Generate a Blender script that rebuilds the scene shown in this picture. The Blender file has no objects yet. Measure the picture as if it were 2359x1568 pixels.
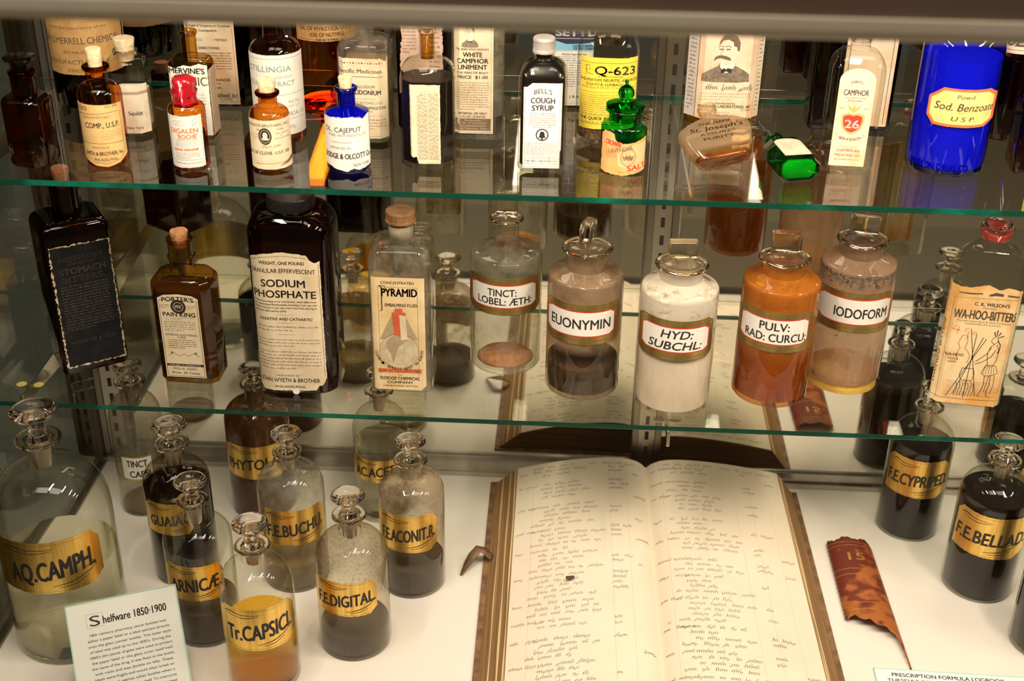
import bpy, bmesh, math, random
from mathutils import Vector, Matrix
random.seed(7)
S = 0.01                       # everything below is thought of in centimetres
PI = math.pi
scene = bpy.context.scene
COL = scene.collection
IW, IH = 2359, 1568

# ------------------------------------------------------------------ camera, world, lamps, exposure
F, PITCH, YAW, ROLL = 2967.2, 0.5078, -0.0413, 0.0155
CAM = Vector((0.0, -156.91, 108.84))
cp, sp, cy_, sy_ = math.cos(PITCH), math.sin(PITCH), math.cos(YAW), math.sin(YAW)
FWD = Vector((sy_*cp, cy_*cp, -sp)); RT = Vector((cy_, -sy_, 0)); UP = RT.cross(FWD)
cr, sr = math.cos(ROLL), math.sin(ROLL)
AX, AY = cr*RT + sr*UP, -sr*RT + cr*UP
cd = bpy.data.cameras.new('camera'); cam = bpy.data.objects.new('camera', cd); COL.objects.link(cam)
cam.matrix_world = Matrix.Translation(CAM*S) @ Matrix((AX, AY, -FWD)).transposed().to_4x4()
cd.sensor_width = 36; cd.lens = F/IW*36; cd.clip_start = .01
cd.dof.use_dof = True; cd.dof.focus_distance = 1.50; cd.dof.aperture_fstop = 6.3
scene.camera = cam
vs = scene.view_settings
vs.view_transform = 'Standard'; vs.look = 'None'; vs.gamma = 1; vs.use_curve_mapping = False
vs.exposure = 0.0
scene.cycles.transparent_max_bounces = 40; scene.cycles.max_bounces = 14
scene.cycles.transmission_bounces = 12; scene.cycles.glossy_bounces = 8; scene.cycles.diffuse_bounces = 3
scene.cycles.sample_clamp_indirect = 6; scene.cycles.use_adaptive_sampling = True
scene.cycles.adaptive_threshold = 0.02
scene.cycles.caustics_reflective = True; scene.cycles.caustics_refractive = True
w = bpy.data.worlds.new('world'); scene.world = w; w.use_nodes = True
w.node_tree.nodes['Background'].inputs[0].default_value = (.58, .52, .42, 1)
w.node_tree.nodes['Background'].inputs[1].default_value = 0.11

def area(name, x, y, z, sx, sy, power, col, tilt=0.0):
    l = bpy.data.lights.new(name, 'AREA'); l.shape = 'RECTANGLE'; l.size = sx*S; l.size_y = sy*S
    l.energy = power; l.color = col
    o = bpy.data.objects.new(name, l); COL.objects.link(o)
    o.location = (x*S, y*S, z*S); o.rotation_euler = (tilt, 0, 0)
    return o
WARM = (1.0, .84, .66)
# the strip lamps tucked behind the header of the case (their reflections show in the shelves)
for lx, pw in ((-42, 2.0), (-7, 2.9), (31, 2.9), (67, 2.9), (102, 2.8)):
    area('case_lamp', lx, -55, 88, 3.2, 24, pw, WARM, math.radians(8))
# two ceiling lights of the room
for lx in (-60, 60):
    area('room_lamp', lx, -150, 260, 100, 100, 26, (1, .85, .68))

# ------------------------------------------------------------------ pixel helpers (plane -> world, cm)
def ray(u, v): return AX*((u-IW/2)/F) + AY*((IH/2-v)/F) + FWD
def at(u, v, Z=0.0):
    d = ray(u, v); return CAM + d*((Z-CAM.z)/d.z)
def pr(P):
    v = P-CAM; z = v.dot(FWD); return IW/2+F*v.dot(AX)/z, IH/2-F*v.dot(AY)/z, z
def hgt(P, y):                 # height above P whose picture row is y
    lo, hi = -2.0, 60.0
    for _ in range(40):
        m = (lo+hi)/2
        if pr(P+Vector((0, 0, m)))[1] > y: lo = m
        else: hi = m
    return (lo+hi)/2
Z2 = 28.37; Z1 = 58.37         # tops of the two glass shelves

# ------------------------------------------------------------------ materials
MATS = {}
def nodes(name):
    m = bpy.data.materials.new(name); m.use_nodes = True; t = m.node_tree; t.nodes.clear()
    out = t.nodes.new('ShaderNodeOutputMaterial')
    def N(kind, **kw):
        n = t.nodes.new('ShaderNode'+kind)
        for k, v in kw.items():
            if k.startswith('_'): setattr(n, k[1:], v)
            else: n.inputs[k.replace('__', ' ')].default_value = v
        return n
    L = t.links.new
    return m, t, N, L, out
def math_(N, L, op, a, b=None):
    n = N('Math', _operation=op)
    for i, x in enumerate((a, b)):
        if x is None: continue
        if isinstance(x, (int, float)): n.inputs[i].default_value = x
        else: L(x, n.inputs[i])
    return n.outputs[0]
def lerp(a, b, t): return a+(b-a)*t
def c4(c): return (c[0], c[1], c[2], 1)

def pmat(name, col, col2=None, rough=.5, metal=0, scale=60, bump=0, stretch=(1,1,1), lo=.4, hi=.65, spec=.5, detail=6, coat=0):
    """opaque procedural material: two tones mixed by noise, optional relief"""
    if name in MATS: return MATS[name]
    m, t, N, L, out = nodes(name)
    b = N('BsdfPrincipled', Roughness=rough, Metallic=metal)
    b.inputs['Specular IOR Level'].default_value = spec
    b.inputs['Coat Weight'].default_value = coat
    L(b.outputs[0], out.inputs[0])
    tc = N('TexCoord'); mp = N('Mapping'); mp.inputs['Scale'].default_value = stretch
    L(tc.outputs['Object'], mp.inputs[0])
    nz = N('TexNoise', Scale=scale, Detail=detail, Roughness=.6); L(mp.outputs[0], nz.inputs[0])
    if col2 is None: col2 = tuple(c*.82 for c in col)
    rp = N('ValToRGB'); e = rp.color_ramp.elements
    e[0].position = lo; e[0].color = c4(col); e[1].position = hi; e[1].color = c4(col2)
    L(nz.outputs['Fac'], rp.inputs[0]); L(rp.outputs[0], b.inputs['Base Color'])
    if bump:
        bp = N('Bump', Strength=bump, Distance=.001); L(nz.outputs['Fac'], bp.inputs['Height']); L(bp.outputs[0], b.inputs['Normal'])
    MATS[name] = m; return m

def thin_glass(name, tint=(.94,.95,.90), edge=2.2, rough=.02, film=None, film_amt=0.0, film_scale=45, film_lo=.45, film_hi=.6, film_z=None, refl=1.0, wavy=.25):
    """blown glass wall: tinted see-through with Fresnel shine; film = dried residue on it"""
    if name in MATS: return MATS[name]
    m, t, N, L, out = nodes(name)
    g = N('NewGeometry')
    dot = N('VectorMath', _operation='DOT_PRODUCT'); L(g.outputs['Incoming'], dot.inputs[0]); L(g.outputs['Normal'], dot.inputs[1])
    c = math_(N, L, 'ABSOLUTE', dot.outputs['Value'])
    k = math_(N, L, 'POWER', math_(N, L, 'SUBTRACT', 1.0, c), 3.0)
    ex = math_(N, L, 'ADD', 1.0, math_(N, L, 'MULTIPLY', k, edge))
    cc = N('CombineColor')
    for i in range(3): L(math_(N, L, 'POWER', tint[i], ex), cc.inputs[i])
    tr = N('BsdfTransparent'); L(cc.outputs[0], tr.inputs[0])
    gl = N('BsdfGlossy', Roughness=rough)
    ior = math_(N, L, 'SUBTRACT', 1.5, math_(N, L, 'MULTIPLY', g.outputs['Backfacing'], 1.5-1/1.5))
    fr = N('Fresnel'); L(ior, fr.inputs['IOR'])
    fac = math_(N, L, 'MULTIPLY', fr.outputs[0], refl)
    mx = N('MixShader')
    L(fac, mx.inputs[0]); L(tr.outputs[0], mx.inputs[1]); L(gl.outputs[0], mx.inputs[2])
    # long soft waviness of old glass
    tc = N('TexCoord'); wz = N('TexNoise', Scale=22, Detail=2); L(tc.outputs['Object'], wz.inputs[0])
    bp = N('Bump', Strength=wavy, Distance=.002); L(wz.outputs['Fac'], bp.inputs['Height'])
    if wavy: L(bp.outputs[0], gl.inputs['Normal'])
    last = mx.outputs[0]
    if film:
        nz = N('TexNoise', Scale=film_scale, Detail=8, Roughness=.65); L(tc.outputs['Object'], nz.inputs[0])
        rp = N('ValToRGB'); rp.color_ramp.elements[0].position = film_lo; rp.color_ramp.elements[1].position = film_hi
        L(nz.outputs['Fac'], rp.inputs[0])
        f = math_(N, L, 'MULTIPLY', rp.outputs[0], film_amt)
        if film_z:                       # residue confined to a band of heights (cm)
            sx = N('SeparateXYZ'); L(tc.outputs['Object'], sx.inputs[0])
            mr = N('MapRange'); L(sx.outputs[2], mr.inputs[0])
            mr.inputs[1].default_value = film_z[0]*S; mr.inputs[2].default_value = film_z[1]*S
            f = math_(N, L, 'MULTIPLY', f, mr.outputs[0])
            if len(film_z) > 2:
                mr = N('MapRange'); L(sx.outputs[2], mr.inputs[0])
                mr.inputs[1].default_value = film_z[3]*S; mr.inputs[2].default_value = film_z[2]*S
                f = math_(N, L, 'MULTIPLY', f, mr.outputs[0])
        d = N('BsdfDiffuse', Color=c4(film)); d2 = N('BsdfTranslucent', Color=c4(film))
        dm = N('MixShader', Fac=.5); L(d.outputs[0], dm.inputs[1]); L(d2.outputs[0], dm.inputs[2])
        # residue sits inside the wall: the shine stays over it
        m2 = N('MixShader'); L(f, m2.inputs[0]); L(tr.outputs[0], m2.inputs[1]); L(dm.outputs[0], m2.inputs[2])
        L(m2.outputs[0], mx.inputs[1])
    L(last, out.inputs[0])
    MATS[name] = m; return m

def solid_glass(name, col=(1,.98,.95), ior=1.45, rough=.0):
    if name in MATS: return MATS[name]
    m, t, N, L, out = nodes(name)
    g = N('BsdfGlass', Color=c4(col), IOR=ior, Roughness=rough); L(g.outputs[0], out.inputs[0])
    MATS[name] = m; return m

CLEAR = thin_glass('clear_glass', (.93,.93,.88), 3.0)
CLEAR_DUSTY = thin_glass('dusty_clear_glass', (.90,.89,.82), 3.0, film=(.62,.58,.48), film_amt=.45, film_lo=.35, film_hi=.8)
AMBER = thin_glass('amber_glass', (.84,.46,.11), 2.5)
DKAMBER = thin_glass('dark_amber_glass', (.46,.17,.045), 1.5)
BLKAMBER = thin_glass('black_amber_glass', (.24,.085,.03), 1.0)
OLIVE = thin_glass('olive_glass', (.74,.54,.20), 2.5)
COBALT = thin_glass('cobalt_glass', (.06,.08,.80), .8)
GREEN = thin_glass('green_glass', (.05,.62,.16), 1.2)
STOPPER = solid_glass('stopper_glass', (1,.98,.95), 1.30)
STOPT = thin_glass('pressed_glass', (.93,.90,.84), 4.0, film=(.62,.54,.42), film_amt=.25, film_lo=.3, film_hi=.8)
LIPC = solid_glass('lip_glass', (.98,.95,.90), 1.24)
LIPA = solid_glass('amber_lip_glass', (.42,.17,.04), 1.35)
PLUG = thin_glass('ground_glass', (.90,.86,.78), 1.0, film=(.56,.47,.37), film_amt=.75, film_lo=.05, film_hi=.3)
LIPOF = {'clear_glass': LIPC, 'dusty_clear_glass': LIPC, 'amber_glass': LIPA, 'dark_amber_glass': LIPA}
SHELFG = thin_glass('shelf_glass', (.965,.972,.955), .6, rough=0.0, wavy=0)
PAPER = pmat('cream_paper', (.70,.59,.41), (.56,.42,.24), .65, scale=35, lo=.45, hi=.75)
OLDPAPER = pmat('tan_paper', (.56,.34,.12), (.42,.23,.07), .6, scale=45, lo=.4, hi=.7)
GREYPAPER = pmat('grey_paper', (.72,.65,.50), (.58,.48,.32), .65, scale=40, lo=.42, hi=.72)
WHITEPAPER = pmat('white_paper', (.74,.71,.64), (.66,.59,.48), .6, scale=30, lo=.5, hi=.8)
YELLOW = pmat('yellow_paper', (.85,.66,.06), (.72,.52,.05), .55, scale=40)
PINKPAPER = pmat('peach_paper', (.76,.60,.43), (.74,.40,.19), .6, scale=28, lo=.48, hi=.72)
ORANGEPAPER = pmat('orange_paper', (.80,.33,.10), (.85,.45,.18), .6, scale=50)
BLACKPAPER = pmat('black_paper', (.010,.010,.013), (.018,.016,.016), .85, scale=60, spec=.1)
INK = pmat('black_ink', (.02,.016,.014), (.035,.03,.025), .5)
BROWNINK = pmat('brown_ink', (.14,.09,.05), (.20,.14,.08), .6)
FAINTINK = pmat('faint_ink', (.34,.26,.16), (.42,.33,.21), .6)
REDINK = pmat('red_ink', (.62,.05,.03), (.5,.04,.03), .5)
ORANGEINK = pmat('orange_ink', (.80,.20,.05), (.7,.15,.04), .5)
GREENINK = pmat('green_ink', (.20,.32,.22), (.25,.36,.28), .6)
BLUEINK = pmat('blue_ink', (.14,.22,.32), (.16,.25,.34), .6)
GOLD = pmat('gold_leaf', (.95,.66,.18), (.72,.44,.10), .33, metal=1, scale=40, bump=.3, stretch=(4,4,.15))
OLDGOLD = pmat('dull_gold', (.62,.45,.14), (.34,.22,.06), .38, metal=.85, scale=50, stretch=(1,1,.3))
ENAMEL = pmat('white_enamel', (.86,.84,.78), (.80,.77,.70), .12, scale=8, coat=.6)
CORK = pmat('cork', (.74,.58,.36), (.45,.29,.13), .85, scale=220, bump=.6, lo=.45, hi=.75)
BROWNCORK = pmat('brown_cork', (.62,.30,.13), (.40,.17,.07), .85, scale=220, bump=.6)
ALU = pmat('aluminium', (.60,.57,.50), (.50,.47,.41), .32, metal=1, scale=30, stretch=(1,1,.05))
ALUD = pmat('dark_aluminium', (.34,.31,.26), (.28,.26,.22), .38, metal=1, scale=30, stretch=(1,1,.05))
CHROME = pmat('chrome', (.85,.82,.75), (.8,.77,.7), .12, metal=1)
SLOT = pmat('slot_black', (.02,.018,.015), (.03,.026,.02), .7)
EDGEG = pmat('green_glass_edge', (.002,.045,.026), (.004,.16,.10), .10, scale=5, lo=.5, hi=.62, coat=.5)
_o = EDGEG.node_tree.nodes['Material Output']; _p = EDGEG.node_tree.nodes['Principled BSDF']; _nt = EDGEG.node_tree
_g = _nt.nodes.new('ShaderNodeNewGeometry'); _x = _nt.nodes.new('ShaderNodeMixShader'); _tr = _nt.nodes.new('ShaderNodeBsdfTransparent'); _tr.inputs[0].default_value = (.9,.95,.9,1)
_nt.links.new(_g.outputs['Backfacing'], _x.inputs[0]); _nt.links.new(_p.outputs[0], _x.inputs[1]); _nt.links.new(_tr.outputs[0], _x.inputs[2]); _nt.links.new(_x.outputs[0], _o.inputs[0])

# ------------------------------------------------------------------ mesh helpers
def mk(name, verts, faces, mat, parent=None, smooth=True, sharp=None, matrix=None):
    me = bpy.data.meshes.new(name)
    vv = [Vector(v) for v in verts]
    if matrix: vv = [matrix @ v for v in vv]
    me.from_pydata([tuple(v*S) for v in vv], [], faces)
    me.materials.append(mat)
    if smooth:
        me.polygons.foreach_set('use_smooth', [True]*len(me.polygons))
        if sharp: me.set_sharp_from_angle(angle=math.radians(sharp))
    me.update()
    o = bpy.data.objects.new(name, me); COL.objects.link(o)
    if parent: o.parent = parent
    return o
def thing(name, label, cat, P=(0,0,0), rot=0.0, group=None):
    o = bpy.data.objects.new(name, None); COL.objects.link(o)
    o.empty_display_size = .02
    o.location = Vector(P)*S; o.rotation_euler = (0, 0, rot)
    o['label'] = label; o['category'] = cat
    if group: o['group'] = group
    return o
def tag(o, label, cat, group=None):
    o['label'] = label; o['category'] = cat
    if group: o['group'] = group
    return o
def struct(o):
    o['kind'] = 'structure'; return o

def ringpts(z, a, b, rc, chamf=False, nc=9):
    rc = min(rc, a, b); pts = []
    for k, (sx, sy) in enumerate(((1,-1), (1,1), (-1,1), (-1,-1))):
        a0 = -PI/2 + k*PI/2
        p0 = (math.cos(a0), math.sin(a0)); p1 = (math.cos(a0+PI/2), math.sin(a0+PI/2))
        for i in range(nc+1):
            t = i/nc
            if chamf: x, y = p0[0]*(1-t)+p1[0]*t, p0[1]*(1-t)+p1[1]*t
            else: x, y = math.cos(a0+t*PI/2), math.sin(a0+t*PI/2)
            pts.append((sx*(a-rc)+rc*x, sy*(b-rc)+rc*y, z))
    return pts
def loft(secs, chamf=False, cap0=True, cap1=True, nc=9):
    V, Fc = [], []
    for s in secs:
        V += ringpts(s[0], s[1], s[2], s[3], chamf and s[3] < min(s[1], s[2])*.95, nc)
    n = 4*(nc+1)
    for i in range(len(secs)-1):
        for j in range(n):
            k = (j+1) % n
            Fc.append((i*n+j, i*n+k, (i+1)*n+k, (i+1)*n+j))
    if cap0: Fc.append(tuple(reversed(range(n))))
    if cap1: Fc.append(tuple(range((len(secs)-1)*n, len(secs)*n)))
    return V, Fc
def circ(prof): return [(z, r, r, r) for z, r in prof]
def box(x0, x1, y0, y1, z0, z1):
    V = [(x, y, z) for z in (z0, z1) for y in (y0, y1) for x in (x0, x1)]
    return V, [(0,2,3,1), (4,5,7,6), (0,1,5,4), (2,6,7,3), (0,4,6,2), (1,3,7,5)]
def join(*parts):
    V, Fc = [], []
    for v, f in parts:
        o = len(V); V += list(v); Fc += [tuple(i+o for i in q) for q in f]
    return V, Fc
def rbox(x0, x1, y0, y1, z0, z1, r=.1):
    bm = bmesh.new(); v, f = box(x0, x1, y0, y1, z0, z1)
    vs_ = [bm.verts.new(p) for p in v]; [bm.faces.new([vs_[i] for i in q]) for q in f]
    bmesh.ops.bevel(bm, geom=bm.edges[:], offset=r, segments=2, affect='EDGES', profile=.6)
    bm.verts.index_update()
    V = [tuple(v.co) for v in bm.verts]; Fc = [tuple(v.index for v in q.verts) for q in bm.faces]
    bm.free(); return V, Fc
def tube(pts, r, n=8):
    V, Fc = [], []; P = [Vector(p) for p in pts]
    for i, p in enumerate(P):
        d = (P[min(i+1, len(P)-1)]-P[max(i-1, 0)]).normalized()
        s = d.orthogonal().normalized(); u = d.cross(s)
        rr = r if isinstance(r, (int, float)) else r[i]
        for k in range(n):
            a = 2*PI*k/n; V.append(p+(s*math.cos(a)+u*math.sin(a))*rr)
    for i in range(len(P)-1):
        for k in range(n): Fc.append((i*n+k, i*n+(k+1)%n, (i+1)*n+(k+1)%n, (i+1)*n+k))
    Fc += [tuple(reversed(range(n))), tuple(range((len(P)-1)*n, len(P)*n))]
    return V, Fc

# ------------------------------------------------------------------ lettering
_tc = {}
def glyphs(s, bold=0.0):
    key = (s, bold)
    if key not in _tc:
        cu = bpy.data.curves.new('t', 'FONT'); cu.body = s; cu.size = 1; cu.resolution_u = 3
        cu.offset = bold; ob = bpy.data.objects.new('t', cu)
        me = ob.to_mesh()
        V = [(v.co.x, v.co.y) for v in me.vertices]; Fc = [tuple(p.vertices) for p in me.polygons]
        ob.to_mesh_clear(); bpy.data.objects.remove(ob); bpy.data.curves.remove(cu)
        if V:
            x0 = min(v[0] for v in V); x1 = max(v[0] for v in V)
            V = [(v[0]-x0, v[1]) for v in V]
        else: x1 = x0 = 0
        _tc[key] = (V, Fc, max(x1-x0, 1e-3))
    return _tc[key]
CAPH = 0.70
def surf_map(a, b, rc, chamf=False, phi=0.0):
    """(u, v, w) on the wall of a section: u = arc length from the front centre, w = distance off it"""
    rc = min(rc, a, b)
    flat = a-rc; side = b-rc
    arc = rc*PI/2 if not chamf else rc*math.sqrt(2)
    def f(u, v, w):
        u = u+phi
        sg = 1 if u >= 0 else -1; u = abs(u)
        if u <= flat: x, y, nx, ny = u, -b, 0, -1
        elif u <= flat+arc:
            t = (u-flat)/arc
            if chamf:
                x, y, nx, ny = flat+rc*t, -b+rc*t, .7071, -.7071
            else:
                q = t*PI/2; x = flat+rc*math.sin(q); y = -b+rc-rc*math.cos(q); nx, ny = math.sin(q), -math.cos(q)
        else: x, y, nx, ny = a, -b+rc+(u-flat-arc), 1, 0
        return (sg*(x+nx*w), y+ny*w, v)
    return f
class Lab:
    """a printed label: outline in cm on a surface, print laid out in fractions of its size"""
    def __init__(s, root, smap, u0, u1, v0, v1, cut=.35, proj=None, creases=()):
        s.creases = creases
        s.root, s.map, s.u0, s.u1, s.v0, s.v1, s.cut, s.layers = root, smap, u0, u1, v0, v1, cut, {}
        s.W, s.H = u1-u0, v1-v0; s.body = None; s.proj = proj; s.sw = 1.0
    def uv(s, x, y):
        if s.proj:                     # x read as a fraction of the label's width as seen from the front
            s0, s1, base, R = s.proj; q = max(-.99, min(.99, lerp(s0, s1, x)))
            return ((math.asin(q)-base)*R, s.v0+y*s.H)
        return (s.u0+x*s.W, s.v0+y*s.H)
    def emit(s, V2, Fc, mat, wz, name='lettering'):
        L = s.layers.setdefault((mat.name, round(wz, 3), name), [[], [], mat])
        o = len(L[0]); L[0].extend(V2); L[1].extend(tuple(i+o for i in f) for f in Fc)
    def cutmap(s, V2, Fc, w0, w1=None):
        bm = bmesh.new(); vv = [bm.verts.new((x, y, 0)) for x, y in V2]
        for f in Fc:
            try: bm.faces.new([vv[i] for i in f])
            except ValueError: pass
        for x in s.creases:
            if min(v[0] for v in V2) < x < max(v[0] for v in V2): bmesh.ops.bisect_plane(bm, geom=bm.verts[:]+bm.edges[:]+bm.faces[:], plane_co=(x, 0, 0), plane_no=(1, 0, 0), dist=1e-5)
        if s.cut:
            xs = [v[0] for v in V2]; x = math.floor(min(xs)/s.cut)*s.cut+s.cut
            while x < max(xs):
                bmesh.ops.bisect_plane(bm, geom=bm.verts[:]+bm.edges[:]+bm.faces[:], plane_co=(x, 0, 0), plane_no=(1, 0, 0), dist=1e-5)
                x += s.cut
        for f in bm.faces:
            f.normal_update()
            if f.normal.z < 0: f.normal_flip()
        if w1 is not None:
            top = bmesh.ops.extrude_face_region(bm, geom=bm.faces[:])
            for e in top['geom']:
                if isinstance(e, bmesh.types.BMVert): e.co.z = w1-w0
        bm.verts.index_update()
        V = [s.map(v.co.x, v.co.y, w0+v.co.z) for v in bm.verts]
        Fo = [tuple(v.index for v in f.verts) for f in bm.faces]
        bm.free(); return V, Fo
    def paper(s, mat, pts=None, torn=0.0, name='label', arch=0.0, corner=0.0, n=14, w0=.0, w1=.035):
        if pts is None:
            if corner: c, d = corner/s.W, corner/s.H; pts = [(c,0),(1-c,0),(1,d),(1,1-d),(1-c,1),(c,1),(0,1-d),(0,d)]
            elif arch: pts = [(0,0),(1,0)]+[(.5+.5*math.cos(PI*i/12), 1-arch+arch*math.sin(PI*i/12)) for i in range(13)]
            else: pts = [(0,0),(1,0),(1,1),(0,1)]
        P = []
        for i, p in enumerate(pts):
            q = pts[(i+1) % len(pts)]
            k = n if torn else 1
            if torn: k = max(1, int(math.hypot((q[0]-p[0])*s.W, (q[1]-p[1])*s.H)/.22))
            for j in range(k):
                t = j/k; x, y = s.uv(p[0]*(1-t)+q[0]*t, p[1]*(1-t)+q[1]*t)
                if torn: x += random.uniform(-torn, torn); y += random.uniform(-torn, torn)
                P.append((x, y))
        V, Fc = s.cutmap(P, [tuple(range(len(P)))], w0, w1)
        o = mk(name, V, Fc, mat, s.root, smooth=False)
        if s.body is None: s.body = o
        s.top = w1
        return o
    def text(s, txt, x, y, h, w=None, mat=None, bold=.012, shear=0, rot=0, dz=.012, bend=0.0, name='lettering'):
        """centre x, centre y, cap height, width - fractions of the label; bend lifts the middle"""
        mat = mat or INK; V, Fc, gw = glyphs(txt)
        hc = h*s.H; k = hc/CAPH; wc = w*s.W if w else gw*k
        if s.proj and w: wc = s.uv(x+w/2, 0)[0]-s.uv(x-w/2, 0)[0]
        kx = wc/gw; cx, cyy = s.uv(x, y); out = []
        if s.proj and w: cx = (s.uv(x+w/2, 0)[0]+s.uv(x-w/2, 0)[0])/2
        for a, b in V:
            px = a*kx-wc/2+b*k*shear; py = b*k-hc/2
            py += bend*s.H*(1-(2*px/wc)**2)
            c, sn = math.cos(rot), math.sin(rot)
            out.append((cx+px*c-py*sn, cyy+px*sn+py*c))
        e = bold*k*.75
        for ex, ey in ((0, 0),) if e < .004 else ((-e, -e*.5), (e, -e*.5), (0, e*.7)):
            s.emit([(x_+ex, y_+ey) for x_, y_ in out], Fc, mat, s.top+dz, name)
    def rect(s, x0, y0, x1, y1, mat, dz=.006, name='printed_pattern'):
        P = [s.uv(x0,y0), s.uv(x1,y0), s.uv(x1,y1), s.uv(x0,y1)]
        s.emit(P, [(0,1,2,3)], mat, s.top+dz, name)
    def poly(s, pts, mat, dz=.008, name='printed_pattern'):
        s.emit([s.uv(*p) for p in pts], [tuple(range(len(pts)))], mat, s.top+dz, name)
    def frame(s, x0, y0, x1, y1, t, mat, name='printed_border'):
        tx, ty = t/s.W, t/s.H
        for r in ((x0,y0,x1,y0+ty), (x0,y1-ty,x1,y1), (x0,y0,x0+tx,y1), (x1-tx,y0,x1,y1)): s.rect(*r, mat, name=name)
    def stroke(s, pts, wd, mat, dz=.010, name='printed_pattern', frac=True, closed=False):
        P = [s.uv(*p) for p in pts] if frac else pts
        if closed: P = P+[P[0]]
        V, Fc = [], []
        for i, p in enumerate(P):
            a = P[max(i-1,0)]; b = P[min(i+1,len(P)-1)]
            dx, dy = b[0]-a[0], b[1]-a[1]; l = math.hypot(dx, dy) or 1
            ww = s.sw*(wd/2 if isinstance(wd, (int, float)) else wd[min(i, len(wd)-1)]/2)
            V += [(p[0]-dy/l*ww, p[1]+dx/l*ww), (p[0]+dy/l*ww, p[1]-dx/l*ww)]
            if i: Fc.append((2*i-2, 2*i-1, 2*i+1, 2*i))
        s.emit(V, Fc, mat, s.top+dz, name)
    def ring(s, x, y, r, t, mat, name='printed_pattern', n=28, ry=None):
        ry = ry or r*s.W/s.H
        s.stroke([(x+r*math.cos(2*PI*i/n), y+ry*math.sin(2*PI*i/n)) for i in range(n+1)], t, mat, name=name)
    def disc(s, x, y, r, mat, name='printed_pattern', n=20, ry=None, dz=.008):
        ry = ry or r*s.W/s.H
        s.poly([(x+r*math.cos(2*PI*i/n), y+ry*math.sin(2*PI*i/n)) for i in range(n)], mat, name=name, dz=dz)
    def small(s, x0, x1, y0, y1, rows, mat=None, fill=.5, last=.6):
        """rows of print too fine to read: one tick per letter"""
        mat = mat or BROWNINK; ph = (y1-y0)/rows
        for r in range(rows):
            yb_ = y1-(r+1)*ph+ph*.25; hh = ph*fill; x = x0; pitch = hh*s.H*.62/s.W
            xe = x1 if r < rows-1 else x0+(x1-x0)*last
            wl = random.randint(2, 9)
            while x < xe-pitch:
                if wl == 0: x += pitch; wl = random.randint(2, 9); continue
                t = hh*random.choice((.6, .6, .62, 1.0))
                s.rect(x, yb_, x+pitch*.62, yb_+t, mat, name='small_lettering'); x += pitch; wl -= 1
    def cursive(s, x0, x1, y, h, mat=None, wd=.05, seed=None, name='handwritten_lettering', slope=0):
        rnd = random.Random(seed if seed is not None else random.random())
        mat = mat or BROWNINK; x, yv = s.uv(x0, y); xe = s.uv(x1, y)[0]; hh = h*s.H
        while x < xe:
            n = rnd.randint(3, 8)*4; adv = hh*.26; P = []
            for i in range(n):
                ph = i*PI/2; amp = rnd.choice((.5, .5, .5, 1.1, .5, -.9)) if i % 4 == 0 else .5
                P.append((x+i*adv*.5+.18*hh*math.sin(ph)+.42*hh*amp*math.cos(ph), yv+hh*amp*math.cos(ph)*.9+slope*(x-s.u0)))
            s.stroke(P, wd, mat, frac=False, name=name)
            x += n*adv*.5+hh*rnd.uniform(.6, 1.4)
    def done(s):
        for (mn, wz, nm), (V2, Fc, mat) in s.layers.items():
            V, Fo = s.cutmap(V2, Fc, wz)
            o = mk(nm, V, Fo, mat, s.body or s.root, smooth=False)
            if nm in ('small_lettering', 'handwritten_lettering', 'printed_border', 'ruled_line'): o['kind'] = 'stuff'

# ------------------------------------------------------------------ the case (setting)
XL, XR = -66.4, 118.0
FRONT = -62.0
DL = 1.44          # the right mirror door slides in front of the left one
G1, G2 = 3.1, 3.5  # gap between shelf backs and the mirrors
D1, D2 = 36.1, 31.4
MIRR = nodes('mirror')
_m, _t, _N, _L, _o = MIRR
_g = _N('BsdfGlossy', Roughness=0.0, Color=(.80, .78, .70, 1)); _L(_g.outputs[0], _o.inputs[0]); MIRR = _m
DECK = pmat('white_laminate', (.74, .71, .65), (.71, .68, .61), .38, scale=6)
DARKWOOD = pmat('dark_wood', (.075, .036, .016), (.04, .018, .009), .6, scale=18, stretch=(3, 3, .3), spec=.2)
CARPET = pmat('room_carpet', (.46, .40, .28), (.36, .31, .21), .9, scale=200)
CHARC = pmat('charcoal_paint', (.05, .045, .035), (.04, .035, .03), .5)
RAIL_LIT = pmat('lit_header_metal', (.72, .64, .52), (.66, .58, .47), .40, metal=.2, scale=8)  # pale tone: light caught on the rail's lower edge, put into the colour

struct(mk('floor', *box(XL-1, XR+1, FRONT, 3, -3, 0), DECK, smooth=False))
struct(mk('floor', *box(-400, 400, -500, 60, -85.5, -85), CARPET, smooth=False))
struct(mk('wall_back', *box(XL, 12.6, 0.0, .6, 1.9, 90), MIRR, smooth=False))
struct(mk('wall_back', *box(13.4, XR, -DL, -DL+.6, 1.9, 90), MIRR, smooth=False))
struct(mk('wall_rear', *box(XL-6, XR+6, 3.0, 4.0, -3, 92), DARKWOOD, smooth=False))
# sliding-door track along the back of the deck
t1 = struct(mk('trim_1', *join(box(XL, XR, -2.6, 2.9, .0, .35), box(XL, XR, -2.6, -2.3, .35, .75), box(XL, XR, -.55, -.1, .35, 2.0),
      box(XL, XR, .65, .95, .35, 2.0), box(13.4, XR, -2.0, -1.5, .35, 2.2), box(XL, XR, -.55, .0, 2.0, 2.25)), ALU, smooth=False))
sc = mk('screw', *loft(circ([(.75, .22), (.86, .22), (.92, .12)])), ALUD, t1); sc.location = (-52*S, -2.0*S, -.35*S)
for x in (-20, 2, 60):
    s2 = sc.copy(); COL.objects.link(s2); s2.location = (x*S, -2.0*S, -.35*S)

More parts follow.
